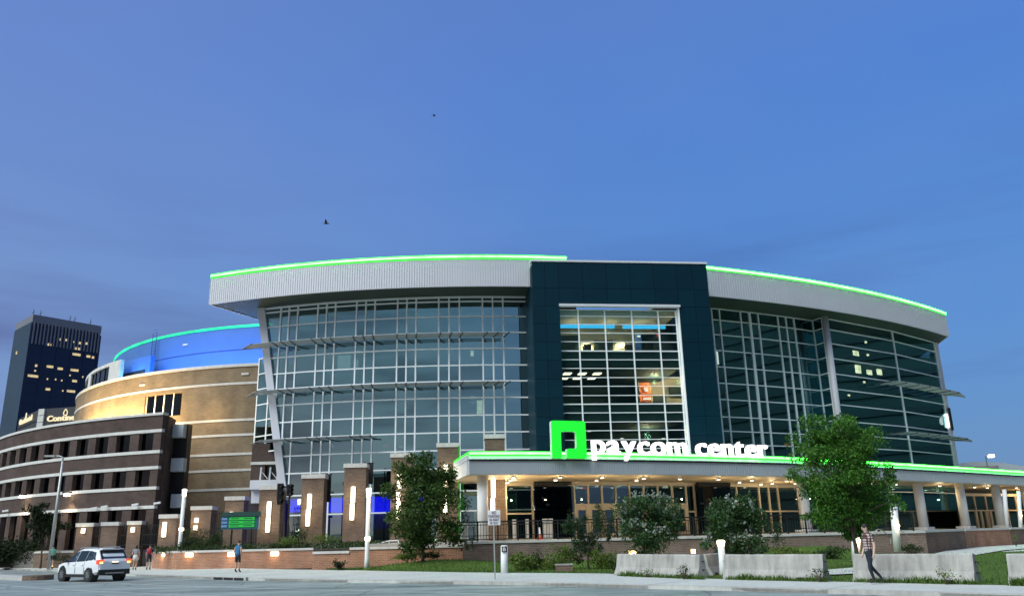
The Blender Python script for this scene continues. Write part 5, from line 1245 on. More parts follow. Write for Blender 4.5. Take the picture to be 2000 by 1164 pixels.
# no parking sign
b = gz(967, 1131, 0); tt = at(963, 995, b.y); t = thing('parking_sign', 'white no parking sign on a thin metal post at the kerb', 'sign', b)
obj('post', MB().beam(b, (b.x - .03, b.y, tt.z), .055, .055), 'pole_grey', t)
zt2, zb3 = at(965, 996, b.y).z, at(965, 1025, b.y).z; cx = at(965, 1010, b.y).x; wS = 23 * b.y / F * 1.02
pl_ = obj('plate', MB().box((cx, b.y - .05, (zt2 + zb3) / 2), (wS, .02, zt2 - zb3)), 'pole_white', t)
solid('sign_ink', (.10, .02, .07), .6)
hh = zt2 - zb3
for s_, f, w_, sz_2 in (('NO', .74, .34, .17), ('PARKING', .50, .88, .17), ('ON RIGHT', .28, .78, .13), ('OF WAY', .06, .66, .13)):
    textline(pl_, s_, sz_2, .008, 'sign_ink', (cx - wS * w_ / 2, b.y - .065, zb3 + hh * f), (cx + wS * w_ / 2, b.y - .065, zb3 + hh * f), gap=.12, off=.004, zs=.95)
# traffic cones on the terrace
for px, py, lb in ((1054, 1047, 'orange and white traffic cone on the terrace behind the railing'),):
    q = at(px, py, 55); q.z = 1.42; t = thing('traffic_cone', lb, 'cone', q); solid('cone_orange', (.75, .13, .03), .6)
    obj('base', MB().box((q.x, q.y, 1.45), (.42, .42, .05)), 'cone_orange', t)
    for z0, z1, r0, r1, mt in ((1.47, 1.75, .17, .12, 'cone_orange'), (1.75, 1.98, .12, .08, 'pole_white'), (1.98, 2.2, .08, .03, 'pole_white')): obj('band' if mt != 'cone_orange' else 'skirt', MB().tube([(q.x, q.y, z0), (q.x, q.y, z1)], [r0, r1], 14), mt, t)
# electrical pillars under the canopy seen through the rails
for px, w, lb in ((1005, .35, 'pale post standing left of the glass entrance'), (1030, .3, 'pale slim queue post beside the entrance pane'), (1066, .5, 'pale grey kiosk left of the doors behind the railing'), (1075, .5, 'second pale grey kiosk nearest the doors behind the railing')):
    q = at(px, 1045, 58.5); q.z = 1.42; t = thing('entry_kiosk', lb, 'kiosk', q, 'kiosks at the doors'); obj('body', MB().box((q.x, q.y, 2.0), (w * .7, .3, 1.1)), 'stone', t); obj('head', MB().box((q.x, q.y - .02, 2.68), (w * .8, .34, .22)), 'white_metal', t)

# ================================================================== CONCRETE BARRIERS
def barrier(label, p, q, h=.84):
    p, q = Vector((p.x, p.y)), Vector((q.x, q.y)); t = thing('concrete_barrier', label, 'barrier', ((p.x + q.x) / 2, (p.y + q.y) / 2, 0), 'concrete road barriers'); L_ = (q - p).length
    prof = [(.32, -.03), (.32, .06), (.29, .1), (.17, .34), (.105, h - .04), (.08, h), (-.08, h), (-.105, h - .04), (-.17, .34), (-.29, .1), (-.32, .06), (-.32, -.03)]
    n = 14; path = [p.lerp(q, i / n) for i in range(n + 1)]; mb = MB(); mb.sweep([v[:] for v in path], prof)
    rng = random.Random(int(abs(p.x) * 100))
    m = len(prof); v2 = []
    for i, v in enumerate(mb.v):
        x, y, z = v
        if z < .2: x += rng.uniform(-.012, .012); y += rng.uniform(-.012, .012)
        if z > h - .05: z += rng.uniform(-.012, .004)
        v2.append((x, y, z))
    mb.v = v2; obj('body', mb, 'concrete', t)
    d = (q - p).normalized(); n_2 = Vector((d.y, -d.x)); rz = math.atan2(d.y, d.x)
    for f in (.2, .8):
        c = p.lerp(q, f) + n_2 * .22; obj('lifting_slot', MB().box((c.x, c.y, .05), (.28, .24, .11), rz), 'black', t)
    for f, sgn in ((0, -1), (1, 1)):
        c = p.lerp(q, f) + d * sgn * .04
        for z in (.3, .6): obj('loop', MB().box((c.x, c.y, z), (.12, .05, .03), rz), 'dark_metal', t)
    return t
barrier('stained concrete barrier left of the short bollard light', gz(1211, 1122), gz(1374, 1129))
barrier('bluish concrete barrier end turned away beside the short bollard light', gz(1377, 1124), gz(1412, 1118), .80)
barrier('concrete barrier with dry weeds right of the short bollard light', gz(1421, 1129.5), gz(1615, 1133.5))
barrier('pitted concrete barrier behind the walking man in plaid', gz(1674, 1134), gz(1911, 1139))
barrier('concrete barrier cut off by the right edge of the view', gz(1978, 1141), gz(2200, 1146))
# small brick utility block in the planting
q = gz(1102, 1114, .05); t = thing('utility_box', 'small low stone utility box in front of the bright bush', 'utility box', q); obj('body', MB().box((q.x, q.y, .14), (.78, .45, .34)), 'brick_brown', t); obj('lid', MB().box((q.x, q.y, .33), (.84, .5, .06)), 'concrete', t)
# garden lights behind the barriers
for px, py, lb in ((1235, 1079, 'glowing garden flood lamp above the left concrete barrier'), (1354, 1076, 'small glowing garden lamp in the shrubs by the short bollard'), (1391, 1062, 'tiny glowing garden lamp')):
    if px == 1391: continue
    q = at(px, py, 44); t = thing('garden_lamp', lb, 'lamp', (q.x, q.y, q.z - .3)); obj('lens', MB().box(q[:], (.36 if px < 1300 else .18, .18, .2)), 'lamp_amber', t); obj('stake', MB().tube([(q.x, q.y, q.z - .7), (q.x, q.y, q.z - .1)], .03, 6), 'dark_metal', t); lamp('glow', t, q + Vector((0, -.3, .1)), 25, (1, .7, .3), .1)
q = at(1402, 1112, 36); t = thing('ground_light', 'low warm light between the barriers below the short bollard', 'lamp', q); obj('lens', MB().box(q[:], (.2, .2, .45)), 'lamp_soft', t); obj('frame', MB().box((q.x, q.y + .12, q.z), (.28, .06, .55)), 'dark_metal', t)
# ================================================================== VEGETATION
def leafcloud(mb, c, r, n, size, rng, shell=.45, droop=0.0, thin=.5):
    rx, ry, rz = r
    for _ in range(n):
        while True:
            x, y, z = rng.uniform(-1, 1), rng.uniform(-1, 1), rng.uniform(-1, 1); d = math.sqrt(x * x + y * y + z * z)
            if d <= 1 and d > shell * rng.random(): break
        p = Vector((c[0] + x * rx, c[1] + y * ry, c[2] + z * rz)); s = size * rng.uniform(.6, 1.35)
        a = Vector((rng.gauss(0, 1), rng.gauss(0, 1), rng.gauss(0, 1) - droop * 2)).normalized(); b = a.cross(Vector((rng.gauss(0, 1), rng.gauss(0, 1), rng.gauss(0, 1)))).normalized()
        mb.add([p, p + a * s * .5 + b * s * thin * .5, p + a * s, p + a * s * .5 - b * s * thin * .5], [(0, 1, 2, 3)])
def tree(name, label, basep, crown_c, blobs, leaf, size, n, seed, trunk_r=.12, cat='tree', group=None, droop=0.0, thin=.45, flowers=None, stems=1, branch=True, blossom_size=.12):
    """blobs: list of (dx, dy, dz, rx, ry, rz, weight) relative to the base"""
    rng = random.Random(seed); t = thing(name, label, cat, basep, group); b = Vector(basep)
    tr = MB()
    for s in range(stems):
        off = Vector((rng.uniform(-.12, .12), rng.uniform(-.12, .12), 0)) * (stems > 1) * 2; top = b + Vector((0, 0, crown_c)) + off * 3
        pts = [b + off - Vector((0, 0, .2))] + [b + off + (top - b - off) * f + Vector((rng.uniform(-.06, .06), rng.uniform(-.06, .06), 0)) for f in (.3, .6, 1)]
        tr.tube(pts, [trunk_r, trunk_r * .8, trunk_r * .65, trunk_r * .4], 8)
    trunk = obj('trunk', tr, 'bark', t, True); br = MB(); cr = MB()
    W = sum(x[6] for x in blobs)
    for (dx, dy, dz, rx, ry, rz, w) in blobs:
        c = b + Vector((dx, dy, dz))
        if branch:
            s = b + Vector((dx * .1, dy * .1, min(dz * .75, crown_c * rng.uniform(.55, 1)))); m = s.lerp(c, .5) + Vector((rng.uniform(-.1, .1), rng.uniform(-.1, .1), .1)); br.tube([s, m, c], [trunk_r * .4, trunk_r * .25, trunk_r * .1], 5)
        k = int(n * w / W)
        # several small uneven clumps inside each blob
        ncl = max(3, int(4 + rx * 4))
        for _ in range(ncl):
            u = Vector((rng.gauss(0, .5), rng.gauss(0, .5), rng.gauss(0, .5))); cc = c + Vector((u.x * rx, u.y * ry, u.z * rz)); f = rng.uniform(.38, .68)
            leafcloud(cr, cc, (rx * f, ry * f, rz * f), k // ncl, size, rng, .2, droop, thin)
    if branch: obj('branches', br, 'bark', t, True)
    o = put('crown', cr.mesh('crown', leaf, False, False), t)
    if flowers:
        fl = MB()
        for (dx, dy, dz, rx, ry, rz, w) in blobs:
            c = b + Vector((dx, dy, dz))
            for _ in range(int(flowers * w / W)):
                u = Vector((rng.gauss(0, 1), rng.gauss(-.5, 1), rng.gauss(1.0, .7))).normalized(); p = c + Vector((u.x * rx, u.y * ry, u.z * rz)) * rng.uniform(.8, 1.12); leafcloud(fl, p, (.09, .09, .13), 9, blossom_size, rng, 0, 0, .9)
        f = put('blossoms', fl.mesh('blossoms', 'blossom', False, False), t)
    return t
def pxblobs(base, y, lst, dy=.8):
    """(px, py, half-width px, half-height px, weight) at depth y -> blobs relative to base"""
    out = []; k = 1.03 * y / F; rng = random.Random(3)
    for px, py, w, h, wt in lst:
        q = at(px, py, y); out.append((q.x - base.x, rng.uniform(-dy, dy), q.z - base.z, w * k, min(w, h) * k * .95, h * k, wt))
    return out
b = at(1672, 1088, 37); b.z = lz(b.x, b.y)
tree('shade_tree', 'bright green feathery tree in full leaf right of the entrance', b, 2.6, pxblobs(b, 37, [(1640, 838, 42, 24, 1.4), (1645, 862, 44, 30, 1.8), (1618, 872, 36, 30, 1.2), (1680, 890, 36, 34, 1.2), (1600, 856, 36, 28, 1.2), (1665, 868, 42, 32, 1.5), (1625, 900, 55, 38, 2.2), (1690, 905, 40, 38, 1.8), (1600, 945, 46, 38, 1.8), (1655, 950, 58, 42, 2.4), (1708, 955, 38, 38, 1.6), (1640, 992, 52, 34, 2), (1690, 1000, 44, 30, 1.5), (1600, 985, 32, 26, 1), (1660, 1022, 36, 20, .8), (1580, 905, 26, 26, .7), (1725, 925, 20, 26, .6), (1670, 1040, 30, 16, .7), (1556, 925, 12, 14, .2), (1570, 868, 14, 12, .2), (1690, 840, 16, 12, .25), (1738, 975, 14, 14, .25), (1622, 815, 12, 8, .15), (1585, 1010, 16, 10, .2)]), 'leaf_tree', .15, 32000, 11, .11, droop=.25, thin=.36)
b = at(826, 1088, 48.2); b.z = lz(b.x, b.y)
tree('plaza_tree', 'dark tree before the brick piers, its left side lit yellow by a lamp', b, 2.2, pxblobs(b, 48.2, [(820, 915, 32, 24, 1.2), (850, 925, 28, 28, 1), (798, 945, 28, 30, 1.2), (833, 955, 42, 32, 1.8), (868, 960, 24, 34, 1), (802, 990, 36, 34, 1.7), (850, 1000, 46, 36, 1.8), (782, 1025, 26, 24, .8), (820, 1035, 44, 26, 1.5), (868, 1030, 34, 24, 1), (800, 1058, 24, 16, .5), (850, 1058, 40, 14, .7)]), 'leaf_plaza', .18, 15000, 21, .11, thin=.5)
b = at(85, 1062, 72); b.z = 0
tree('small_tree', 'small dark tree beside the grey street light at far left', b, 2.2, pxblobs(b, 72, [(85, 1005, 26, 12, 1), (70, 1018, 24, 14, 1), (102, 1018, 24, 14, 1), (88, 1030, 30, 12, 1), (75, 1045, 14, 12, .5)]), 'hedge', .24, 3600, 31, .1)
b = at(1263, 1092, 42); b.z = lz(b.x, b.y)
tree('crepe_myrtle', 'round shrub covered in pale blossoms left of the dark lobby pane', b, 1.2, pxblobs(b, 42, [(1258, 985, 34, 22, 1.2), (1285, 990, 26, 24, 1), (1232, 1003, 28, 24, 1), (1270, 1018, 46, 28, 2), (1305, 1020, 24, 26, .9), (1222, 1030, 22, 22, .8), (1255, 1045, 44, 22, 1.6), (1290, 1050, 30, 20, 1), (1262, 1072, 26, 18, .8)]), 'leaf_myrtle', .15, 9000, 41, .06, 'shrub', 'flowering shrubs', flowers=120, stems=3)
b = at(1440, 1095, 40); b.z = lz(b.x, b.y)
tree('crepe_myrtle', 'shrub with sparse blossoms and leggy stems behind the short bollard light', b, 1.2, pxblobs(b, 40, [(1435, 992, 34, 20, 1.2), (1465, 1002, 24, 22, 1), (1405, 1005, 24, 22, .9), (1440, 1025, 46, 26, 2), (1472, 1035, 22, 26, .9), (1400, 1040, 22, 22, .8), (1445, 1060, 40, 22, 1.4), (1395, 1070, 24, 20, .7), (1440, 1082, 26, 14, .8)]), 'leaf_myrtle', .15, 8200, 42, .06, 'shrub', 'flowering shrubs', flowers=60, stems=3)
b = at(1150, 1098, 42.5); b.z = lz(b.x, b.y)
jb = [(1118, 1030, 7, 18, .7), (1105, 1015, 5, 18, .4), (1135, 1040, 9, 24, 1), (1163, 1022, 11, 26, 1.2), (1160, 1050, 16, 26, 1.5), (1180, 1040, 8, 22, .8), (1125, 1060, 14, 16, 1), (1150, 1078, 18, 18, 1.2), (1195, 1030, 5, 16, .4), (1140, 1015, 4, 12, .3)]
tree('juniper', 'dark upright juniper with spiky branches before the cream doors', b, 1.3, pxblobs(b, 42.5, jb, .3), 'leaf_juniper', .15, 4200, 43, .06, 'shrub', thin=.3)
def bush(label, px, py, w, h, y, leaf, n, seed, size=.12, name='bush', group='bushes in the planting'):
    b = at(px, py + h, y); q = at(px, py, y)
    rng = random.Random(seed); bl = []; k = 1.03 * y / F
    for i in range(6):
        dx, dz = rng.uniform(-.55, .55), rng.uniform(-.4, .35); bl.append((dx * w * k, rng.uniform(-.3, .3), q.z - b.z + dz * h * k, w * k * .6, w * k * .55, h * k * .6, 1))
    return tree(name, label, b, .3, bl, leaf, size, n, seed, .03, 'bush', group, branch=False)
bush('olive bush just right of the white bollard', 1013, 1097, 28, 20, 42.5, 'leaf_bush', 1500, 51)
bush('dark rounded bush between two olive bushes', 1047, 1093, 22, 18, 43.5, 'leaf_dark', 1100, 52)
bush('bright olive bush behind the stone utility box', 1095, 1090, 32, 24, 42.5, 'leaf_bush', 2000, 53)
bush('olive bush left of the stained concrete barrier', 1183, 1096, 32, 22, 42, 'leaf_bush', 1800, 54)
bush('low dark bush at the foot of the flowering shrub', 1212, 1107, 18, 14, 41, 'leaf_dark', 700, 55)
bush('low spreading bush by the brown wall right of the leggy shrub', 1540, 1080, 40, 14, 47, 'leaf_bush', 1500, 56)
bush('thin shrub against the railing left of the bright tree', 1520, 1050, 18, 30, 48, 'leaf_juniper', 420, 57, .13)
bush('low dark bush below the bright green tree', 1612, 1078, 36, 14, 45, 'leaf_dark', 1300, 58)
bush('dark shrub low at the wall end near the tall leaning bollard', 1785, 1073, 22, 10, 52, 'leaf_dark', 700, 59)
bush('small round purple-dark bush before the orange wall', 661, 1101, 12, 11, 50, 'hedge', 700, 60, .10)
bush('low green bush at the foot of the plaza tree, left', 795, 1086, 26, 8, 49.5, 'leaf_bush', 900, 61)
bush('low green bush at the foot of the plaza tree, right', 842, 1083, 22, 9, 49.8, 'leaf_dark', 700, 62)
bush('yellow-green bush in the raised bed right of the first lit pier', 565, 1056, 26, 9, 60.2, 'leaf_bush', 800, 63)
bush('yellow-green bush in the raised bed between the second and third lit piers', 632, 1054, 34, 9, 60.0, 'leaf_bush', 1000, 64)
bush('dark leaning shrub before the second lit pier', 590, 1042, 12, 16, 60.6, 'leaf_dark', 420, 65)
bush('dark shrubs in the raised bed right of the left lamp post', 385, 1050, 32, 22, 62, 'leaf_dark', 1700, 66)
bush('round clipped bush in the raised bed before the small pier', 365, 1064, 14, 9, 60.8, 'hedge', 600, 67)
bush('second round clipped bush in the raised bed below the dark shrubs', 395, 1064, 14, 9, 60.8, 'leaf_dark', 600, 68)
bush('dark shrub in the raised bed left of the green board', 420, 1052, 20, 20, 61.5, 'leaf_dark', 1000, 69)
bush('low dark bush behind the scooter rider', 118, 1088, 22, 10, 71, 'hedge', 700, 70)
# raised bed between the low wall and the piers
struct('raised_bed', MB().prism([xy(300, 1090, 64.6), xy(345, 1090, 60.2), xy(612, 1090, 59.2), xy(612, 1085, 52.6), xy(700, 1085, 52.6), xy(700, 1080, 61.6), xy(520, 1080, 62.8), xy(330, 1080, 66.0)], -.1, w1z - .06), 'soil')
rng = random.Random(15); mb = MB()
for i in range(170):
    px = rng.uniform(302, 760); q = at(px, 1062, rng.uniform(59.6, 61.5) if px < 620 else rng.uniform(52.8, 61)); leafcloud(mb, (q.x, q.y, w1z + .12), (.55, .4, .26), 60, .13, rng, .2)
o = put('ground_cover', mb.mesh('ground_cover', 'leaf_dark', False, False)); o['kind'] = 'stuff'; o['label'] = 'low dark ground cover in the raised bed before the piers'
# hedge at far left: a solid clipped mass of leaves
hb = at(30, 1100, 76); rng = random.Random(5); mb = MB()
for i in range(60):
    px, py = rng.uniform(-40, 78), rng.uniform(1060, 1094); q = at(px, py, 76 + rng.uniform(-1, 1)); leafcloud(mb, q, (.9, .8, .6), 100, .2, rng, .3)
t = thing('hedge', 'long dark hedge along the pavement at the far left', 'hedge', (hb.x, hb.y, 0)); put('foliage', mb.mesh('foliage', 'hedge', False, False), t)
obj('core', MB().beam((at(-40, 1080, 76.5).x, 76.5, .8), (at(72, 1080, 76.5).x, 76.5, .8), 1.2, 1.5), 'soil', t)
# grass blades on the lawn edge, mounds and round the barriers
rng = random.Random(9); mb = MB()
def blade(x, y, z, h):
    a = rng.uniform(0, 6.28); w = .012 + h * .05; dx, dy = math.cos(a) * w, math.sin(a) * w; lx, ly = rng.gauss(0, h * .4), rng.gauss(0, h * .4)
    mb.add([(x - dx, y - dy, z), (x + dx, y + dy, z), (x + lx, y + ly, z + h)], [(0, 1, 2)])
for i in range(26000):
    u = rng.random(); a, b2 = along(FR, u), along(BK, u); v = rng.random() ** 1.6; p = a.lerp(b2, v)
    if p.y < 20: continue
    e = min(1, v * nv / 4); blade(p.x, p.y, lawn_z(p.x, p.y) * e, rng.uniform(.05, .13))
for (pa, pb) in (((1211, 1124), (1374, 1131)), ((1421, 1131), (1615, 1135.5)), ((1674, 1136), (1911, 1141)), ((1978, 1143), (2060, 1145))):
    A_, B_ = gz(*pa), gz(*pb)
    for i in range(900):
        p = A_.lerp(B_, rng.random()); cl_ = .5 + .5 * math.sin(p.x * 5.3) * math.sin(p.x * 2.1 + 1); blade(p.x + rng.gauss(0, .06), p.y + rng.gauss(0, .07), 0, rng.uniform(.05, .16) + .16 * cl_ * rng.random())
o = put('grass_blades', mb.mesh('grass_blades', 'grass', False, False)); o['kind'] = 'stuff'; o['label'] = 'short grass blades on the lawn and along the barriers'
# weeds at the barriers
def weed(label, px, py, h, n, mat, seed):
    rng = random.Random(seed); b = gz(px, py); t = thing('weed', label, 'plant', b, 'weeds at the barriers'); mb = MB(); lf = MB()
    for i in range(n):
        a = rng.uniform(0, 6.28); tip = b + Vector((math.cos(a) * rng.uniform(.05, .3), math.sin(a) * .15, h * rng.uniform(.5, 1))); mb.tube([b, b.lerp(tip, .5) + Vector((0, 0, .05)), tip], [.008, .006, .003], 4); leafcloud(lf, tip, (.12, .1, .12), 10, .07, rng)
    obj('stems', mb, 'bark', t); put('leaves', lf.mesh('leaves', mat, False, False), t)
weed('brown dry weed at the foot of the stained barrier', 1336, 1131, .42, 14, 'leaf_dark', 1); weed('dry weed at the right end of the middle barrier', 1600, 1136, .5, 10, 'leaf_dark', 2); weed('green weed at the middle of the pitted barrier', 1850, 1141, .4, 10, 'leaf_bush', 3); weed('low weed at the left end of the stained barrier', 1262, 1127, .3, 9, 'leaf_bush', 4); weed('tall grass clump on the lawn before the side entrance', 1985, 1068, .9, 16, 'leaf_bush', 5)

# ================================================================== SUV
def build_suv():
    solid('car_paint', (.78, .79, .80), .28, 0, .02, 1); solid('car_black', (.012, .012, .013), .5); solid('tyre', (.014, .014, .014), .85); solid('rim', (.40, .41, .42), .35, .8)
    glass('car_glass', (.18, .2, .2), (.9, .95, 1), .12)
    hd = Vector((-.80, .60, 0)).normalized(); rz = math.atan2(hd.y, hd.x)
    # local: x forward, y left, z up ; origin midway between the wheels on the ground
    Lh = 2.32
    rearL = gz(174, 1136, -.13)      # left rear tyre on the road
    # local position of left rear wheel contact: (-1.40, .80)
    c, s = math.cos(rz), math.sin(rz); org = Vector((rearL.x - (-1.40 * c - .80 * s), rearL.y - (-1.40 * s + .80 * c), -.13))
    t = thing('white_suv', 'white SUV driving away with lit tail lamps on the road at left', 'car', org); t.rotation_euler = (0, 0, rz)
    def part(name, mb, mat, parent=t, smooth=False):
        o = bpy.data.objects.new(name, mb.mesh(name, mat, smooth)); COL.objects.link(o); o.parent = parent; return o
    # stations: x, sill z, belt z, roof z, half width at sill, belt, roof
    ST = [(-2.32, .55, .98, 1.00, .74, .78, .66), (-2.26, .42, 1.02, 1.10, .84, .86, .70), (-2.05, .38, 1.04, 1.36, .88, .90, .69), (-1.80, .34, 1.04, 1.58, .89, .92, .67), (-1.4, .32, 1.03, 1.65, .90, .925, .655), (-.7, .30, 1.01, 1.69, .90, .93, .65), (0, .30, .99, 1.68, .90, .93, .65), (.45, .30, .98, 1.60, .90, .925, .64), (.85, .30, .97, 1.34, .90, .92, .68), (1.2, .30, .97, 1.04, .90, .915, .76), (1.6, .32, .93, .99, .89, .90, .74), (2.0, .36, .85, .91, .87, .87, .68), (2.25, .42, .72, .78, .78, .78, .60), (2.34, .52, .62, .66, .62, .64, .5)]
    mb = MB(); ring = 12
    for x, zs, zbt, zr, ws, wb, wr in ST:
        sect = [(ws * .9, zs), (ws, zs + .10), (wb, (zs + zbt) / 2 + .1), (wb * .985, zbt), (wr + (wb - wr) * .12, zr - .10 if zr - zbt > .15 else zbt + (zr - zbt) * .6), (wr * .80, zr)]
        for y, z in sect: mb.v.append((x, y, z))
        for y, z in sect[::-1]: mb.v.append((x, -y, z))
    for i in range(len(ST) - 1):
        for k in range(ring):
            k2 = (k + 1) % ring; mb.f.append((i * ring + k, (i + 1) * ring + k, (i + 1) * ring + k2, i * ring + k2))
    mb.f.append(tuple(range(ring))); e = (len(ST) - 1) * ring; mb.f.append(tuple(range(e, e + ring))[::-1])
    body = part('body', mb, 'car_paint', t, False)
    m = body.modifiers.new('bev', 'BEVEL'); m.width = .03; m.segments = 2; m.limit_method = 'ANGLE'; m.angle_limit = rad(25)
    # glass: side windows, rear screen, windscreen
    def quad(name, pts, mat, off, parent=t, th=.012):
        p = [Vector(v) for v in pts]; n = (p[1] - p[0]).cross(p[-1] - p[0]).normalized()
        c_ = sum(p, Vector()) / len(p)
        if n.dot(c_ - Vector((c_.x * .6, 0, .9))) < 0: n = -n
        k = len(p); vs = [v + n * off for v in p] + [v + n * (off - th) for v in p]
        return part(name, MB().add(vs, [tuple(range(k)), tuple(range(2 * k - 1, k - 1, -1))] + [(i, k + i, k + (i + 1) % k, (i + 1) % k) for i in range(k)]), mat, parent)
    def side(x, f, sgn):      # point on the flank between belt and roof
        for a, b in zip(ST, ST[1:]):
            if a[0] <= x <= b[0]:
                u = (x - a[0]) / (b[0] - a[0]); v = [a[i] + (b[i] - a[i]) * u for i in range(7)]; break
        yb, zb = v[5] * .985, v[2]; yt = v[6] + (v[5] - v[6]) * .12; zt = v[3] - .10
        return (x, sgn * (yb + (yt - yb) * f), zb + (zt - zb) * f)
    for sgn in (1, -1):
        for nm, pts in (('rear_window', [(-1.95, .12), (-.95, .08), (-.95, .93), (-1.62, .90)]), ('side_window', [(-.88, .08), (-.02, .08), (-.02, .93), (-.88, .93)]), ('front_window', [(.05, .08), (.98, .10), (.42, .93), (.05, .93)])):
            quad(nm, [side(x, f, sgn) for x, f in pts], 'car_glass', .012)
            quad('window_surround', [side(x + (.03 if x > -.5 else -.03), f + (.05 if f > .5 else -.05), sgn) for x, f in pts], 'car_black', .004)
        quad('door_seam', [(-.92, sgn * .932, .45), (-.90, sgn * .932, .45), (-.90, sgn * .925, .98), (-.92, sgn * .925, .98)], 'car_black', .006); quad('door_seam', [(.02, sgn * .932, .42), (.04, sgn * .932, .42), (.04, sgn * .925, .96), (.02, sgn * .925, .96)], 'car_black', .006)
        for x in (-.72, .22): part('door_handle', MB().box((x, sgn * .95, .86), (.2, .03, .035)), 'car_paint')
        part('sill_trim', MB().box((0, sgn * .89, .30), (2.1, .08, .12)), 'car_black')
        part('mirror', MB().ball((.88, sgn * 1.03, 1.06), (.09, .13, .085), 10, 6), 'car_black'); part('roof_rail', MB().tube([(-1.6, sgn * .60, 1.68), (-1.4, sgn * .6, 1.73), (.1, sgn * .6, 1.74), (.35, sgn * .6, 1.68)], .022, 6), 'rim')
        # tail lamps wrap round the corner
        lamp_ = part('tail_lamp', MB().box((-2.20, sgn * .74, 1.0), (.22, .32, .2)), 'tail_red'); part('inner_lamp', MB().box((-2.315, sgn * .74, .96), (.02, .17, .09)), 'tail_amber', lamp_)
        for x in (-1.40, 1.42):
            w = part('wheel', MB().tube([(x, sgn * .70, .36), (x, sgn * .93, .36)], .365, 24), 'tyre'); 
            part('arch', MB().tube([(x, sgn * .62, .38), (x, sgn * .915, .38)], .445, 24), 'car_black')
            part('rim', MB().tube([(x, sgn * .90, .36), (x, sgn * .936, .36)], .25, 20), 'car_black', w)
            sp = MB()
            for k in range(10):
                a = 2 * math.pi * k / 10; sp.beam((x, sgn * .94, .36), (x + .24 * math.cos(a), sgn * .94, .36 + .24 * math.sin(a)), .045, .03, (0, 1, 0))
            sp.tube([(x, sgn * .925, .36), (x, sgn * .955, .36)], .06, 12); part('spokes', sp, 'rim', w)
    quad('rear_screen', [(-2.20, .64, 1.13), (-2.20, -.64, 1.13), (-1.84, -.60, 1.53), (-1.84, .60, 1.53)], 'car_glass', .035); quad('screen_surround', [(-2.22, .70, 1.10), (-2.22, -.70, 1.10), (-1.82, -.65, 1.56), (-1.82, .65, 1.56)], 'car_black', .022)
    quad('windscreen', [(1.16, .76, 1.04), (1.16, -.76, 1.04), (.50, -.6, 1.57), (.50, .6, 1.57)], 'car_glass', .03)
    part('rear_spoiler', MB().box((-1.84, 0, 1.63), (.32, 1.16, .05)), 'car_paint'); part('rear_bumper', MB().box((-2.25, 0, .48), (.2, 1.66, .26)), 'car_black'); part('bumper_trim', MB().box((-2.36, 0, .43), (.03, 1.0, .06)), 'rim'); part('bumper_top', MB().box((-2.30, 0, .66), (.12, 1.60, .10)), 'car_paint')
    pl2 = part('number_plate', MB().box((-2.335, 0, .90), (.02, .5, .14)), 'pole_white'); part('plate_lamp', MB().box((-2.34, 0, .985), (.03, .3, .02)), 'lamp_soft', pl2); part('plate_text', MB().box((-2.347, 0, .90), (.004, .36, .06)), 'sign_ink', pl2)
    return t
build_suv()

# ================================================================== PEOPLE
solid('skin', (.50, .30, .22), .55, 0, .04, 4); solid('skin_pale', (.60, .40, .32), .55, 0, .04, 4); solid('hair', (.018, .012, .009), .7, 0, .2, 8); solid('denim', (.010, .018, .030), .85, 0, .2, 6); solid('shoe_dark', (.015, .013, .012), .6); solid('shoe_white', (.6, .6, .6), .6)
solid('mint', (.16, .42, .30), .85); solid('shorts_dark', (.02, .02, .024), .85); solid('grey_top', (.30, .28, .30), .85); solid('skirt', (.66, .60, .54), .85); solid('red_cloth', (.42, .03, .04), .85); solid('blue_cloth', (.03, .14, .30), .85); solid('navy_cloth', (.03, .03, .12), .85)
def plaid():
    m, t, b = newmat('plaid'); b.inputs['Roughness'].default_value = .9
    tc = N(t, 'ShaderNodeTexCoord'); sp = N(t, 'ShaderNodeSeparateXYZ'); L(t, tc.outputs['Object'], sp.inputs[0]); outs = []
    for ax, sc in ((0, 15), (2, 13)):
        mu = N(t, 'ShaderNodeMath', operation='MULTIPLY'); mu.inputs[1].default_value = sc; L(t, sp.outputs[ax], mu.inputs[0]); fr = N(t, 'ShaderNodeMath', operation='FRACT'); L(t, mu.outputs[0], fr.inputs[0])
        st_ = N(t, 'ShaderNodeMath', operation='LESS_THAN'); st_.inputs[1].default_value = .42; L(t, fr.outputs[0], st_.inputs[0]); outs.append(st_)
    ad = N(t, 'ShaderNodeMath', operation='ADD'); L(t, outs[0].outputs[0], ad.inputs[0]); L(t, outs[1].outputs[0], ad.inputs[1]); hv = N(t, 'ShaderNodeMath', operation='MULTIPLY'); hv.inputs[1].default_value = .5; L(t, ad.outputs[0], hv.inputs[0])
    r = N(t, 'ShaderNodeValToRGB'); r.color_ramp.interpolation = 'CONSTANT'; r.color_ramp.elements[0].color = (.50, .44, .42, 1); r.color_ramp.elements[1].position = .3; r.color_ramp.elements[1].color = (.13, .05, .05, 1); e = r.color_ramp.elements.new(.8); e.color = (.012, .010, .012, 1)
    L(t, hv.outputs[0], r.inputs[0]); L(t, r.outputs[0], b.inputs['Base Color'])
plaid()
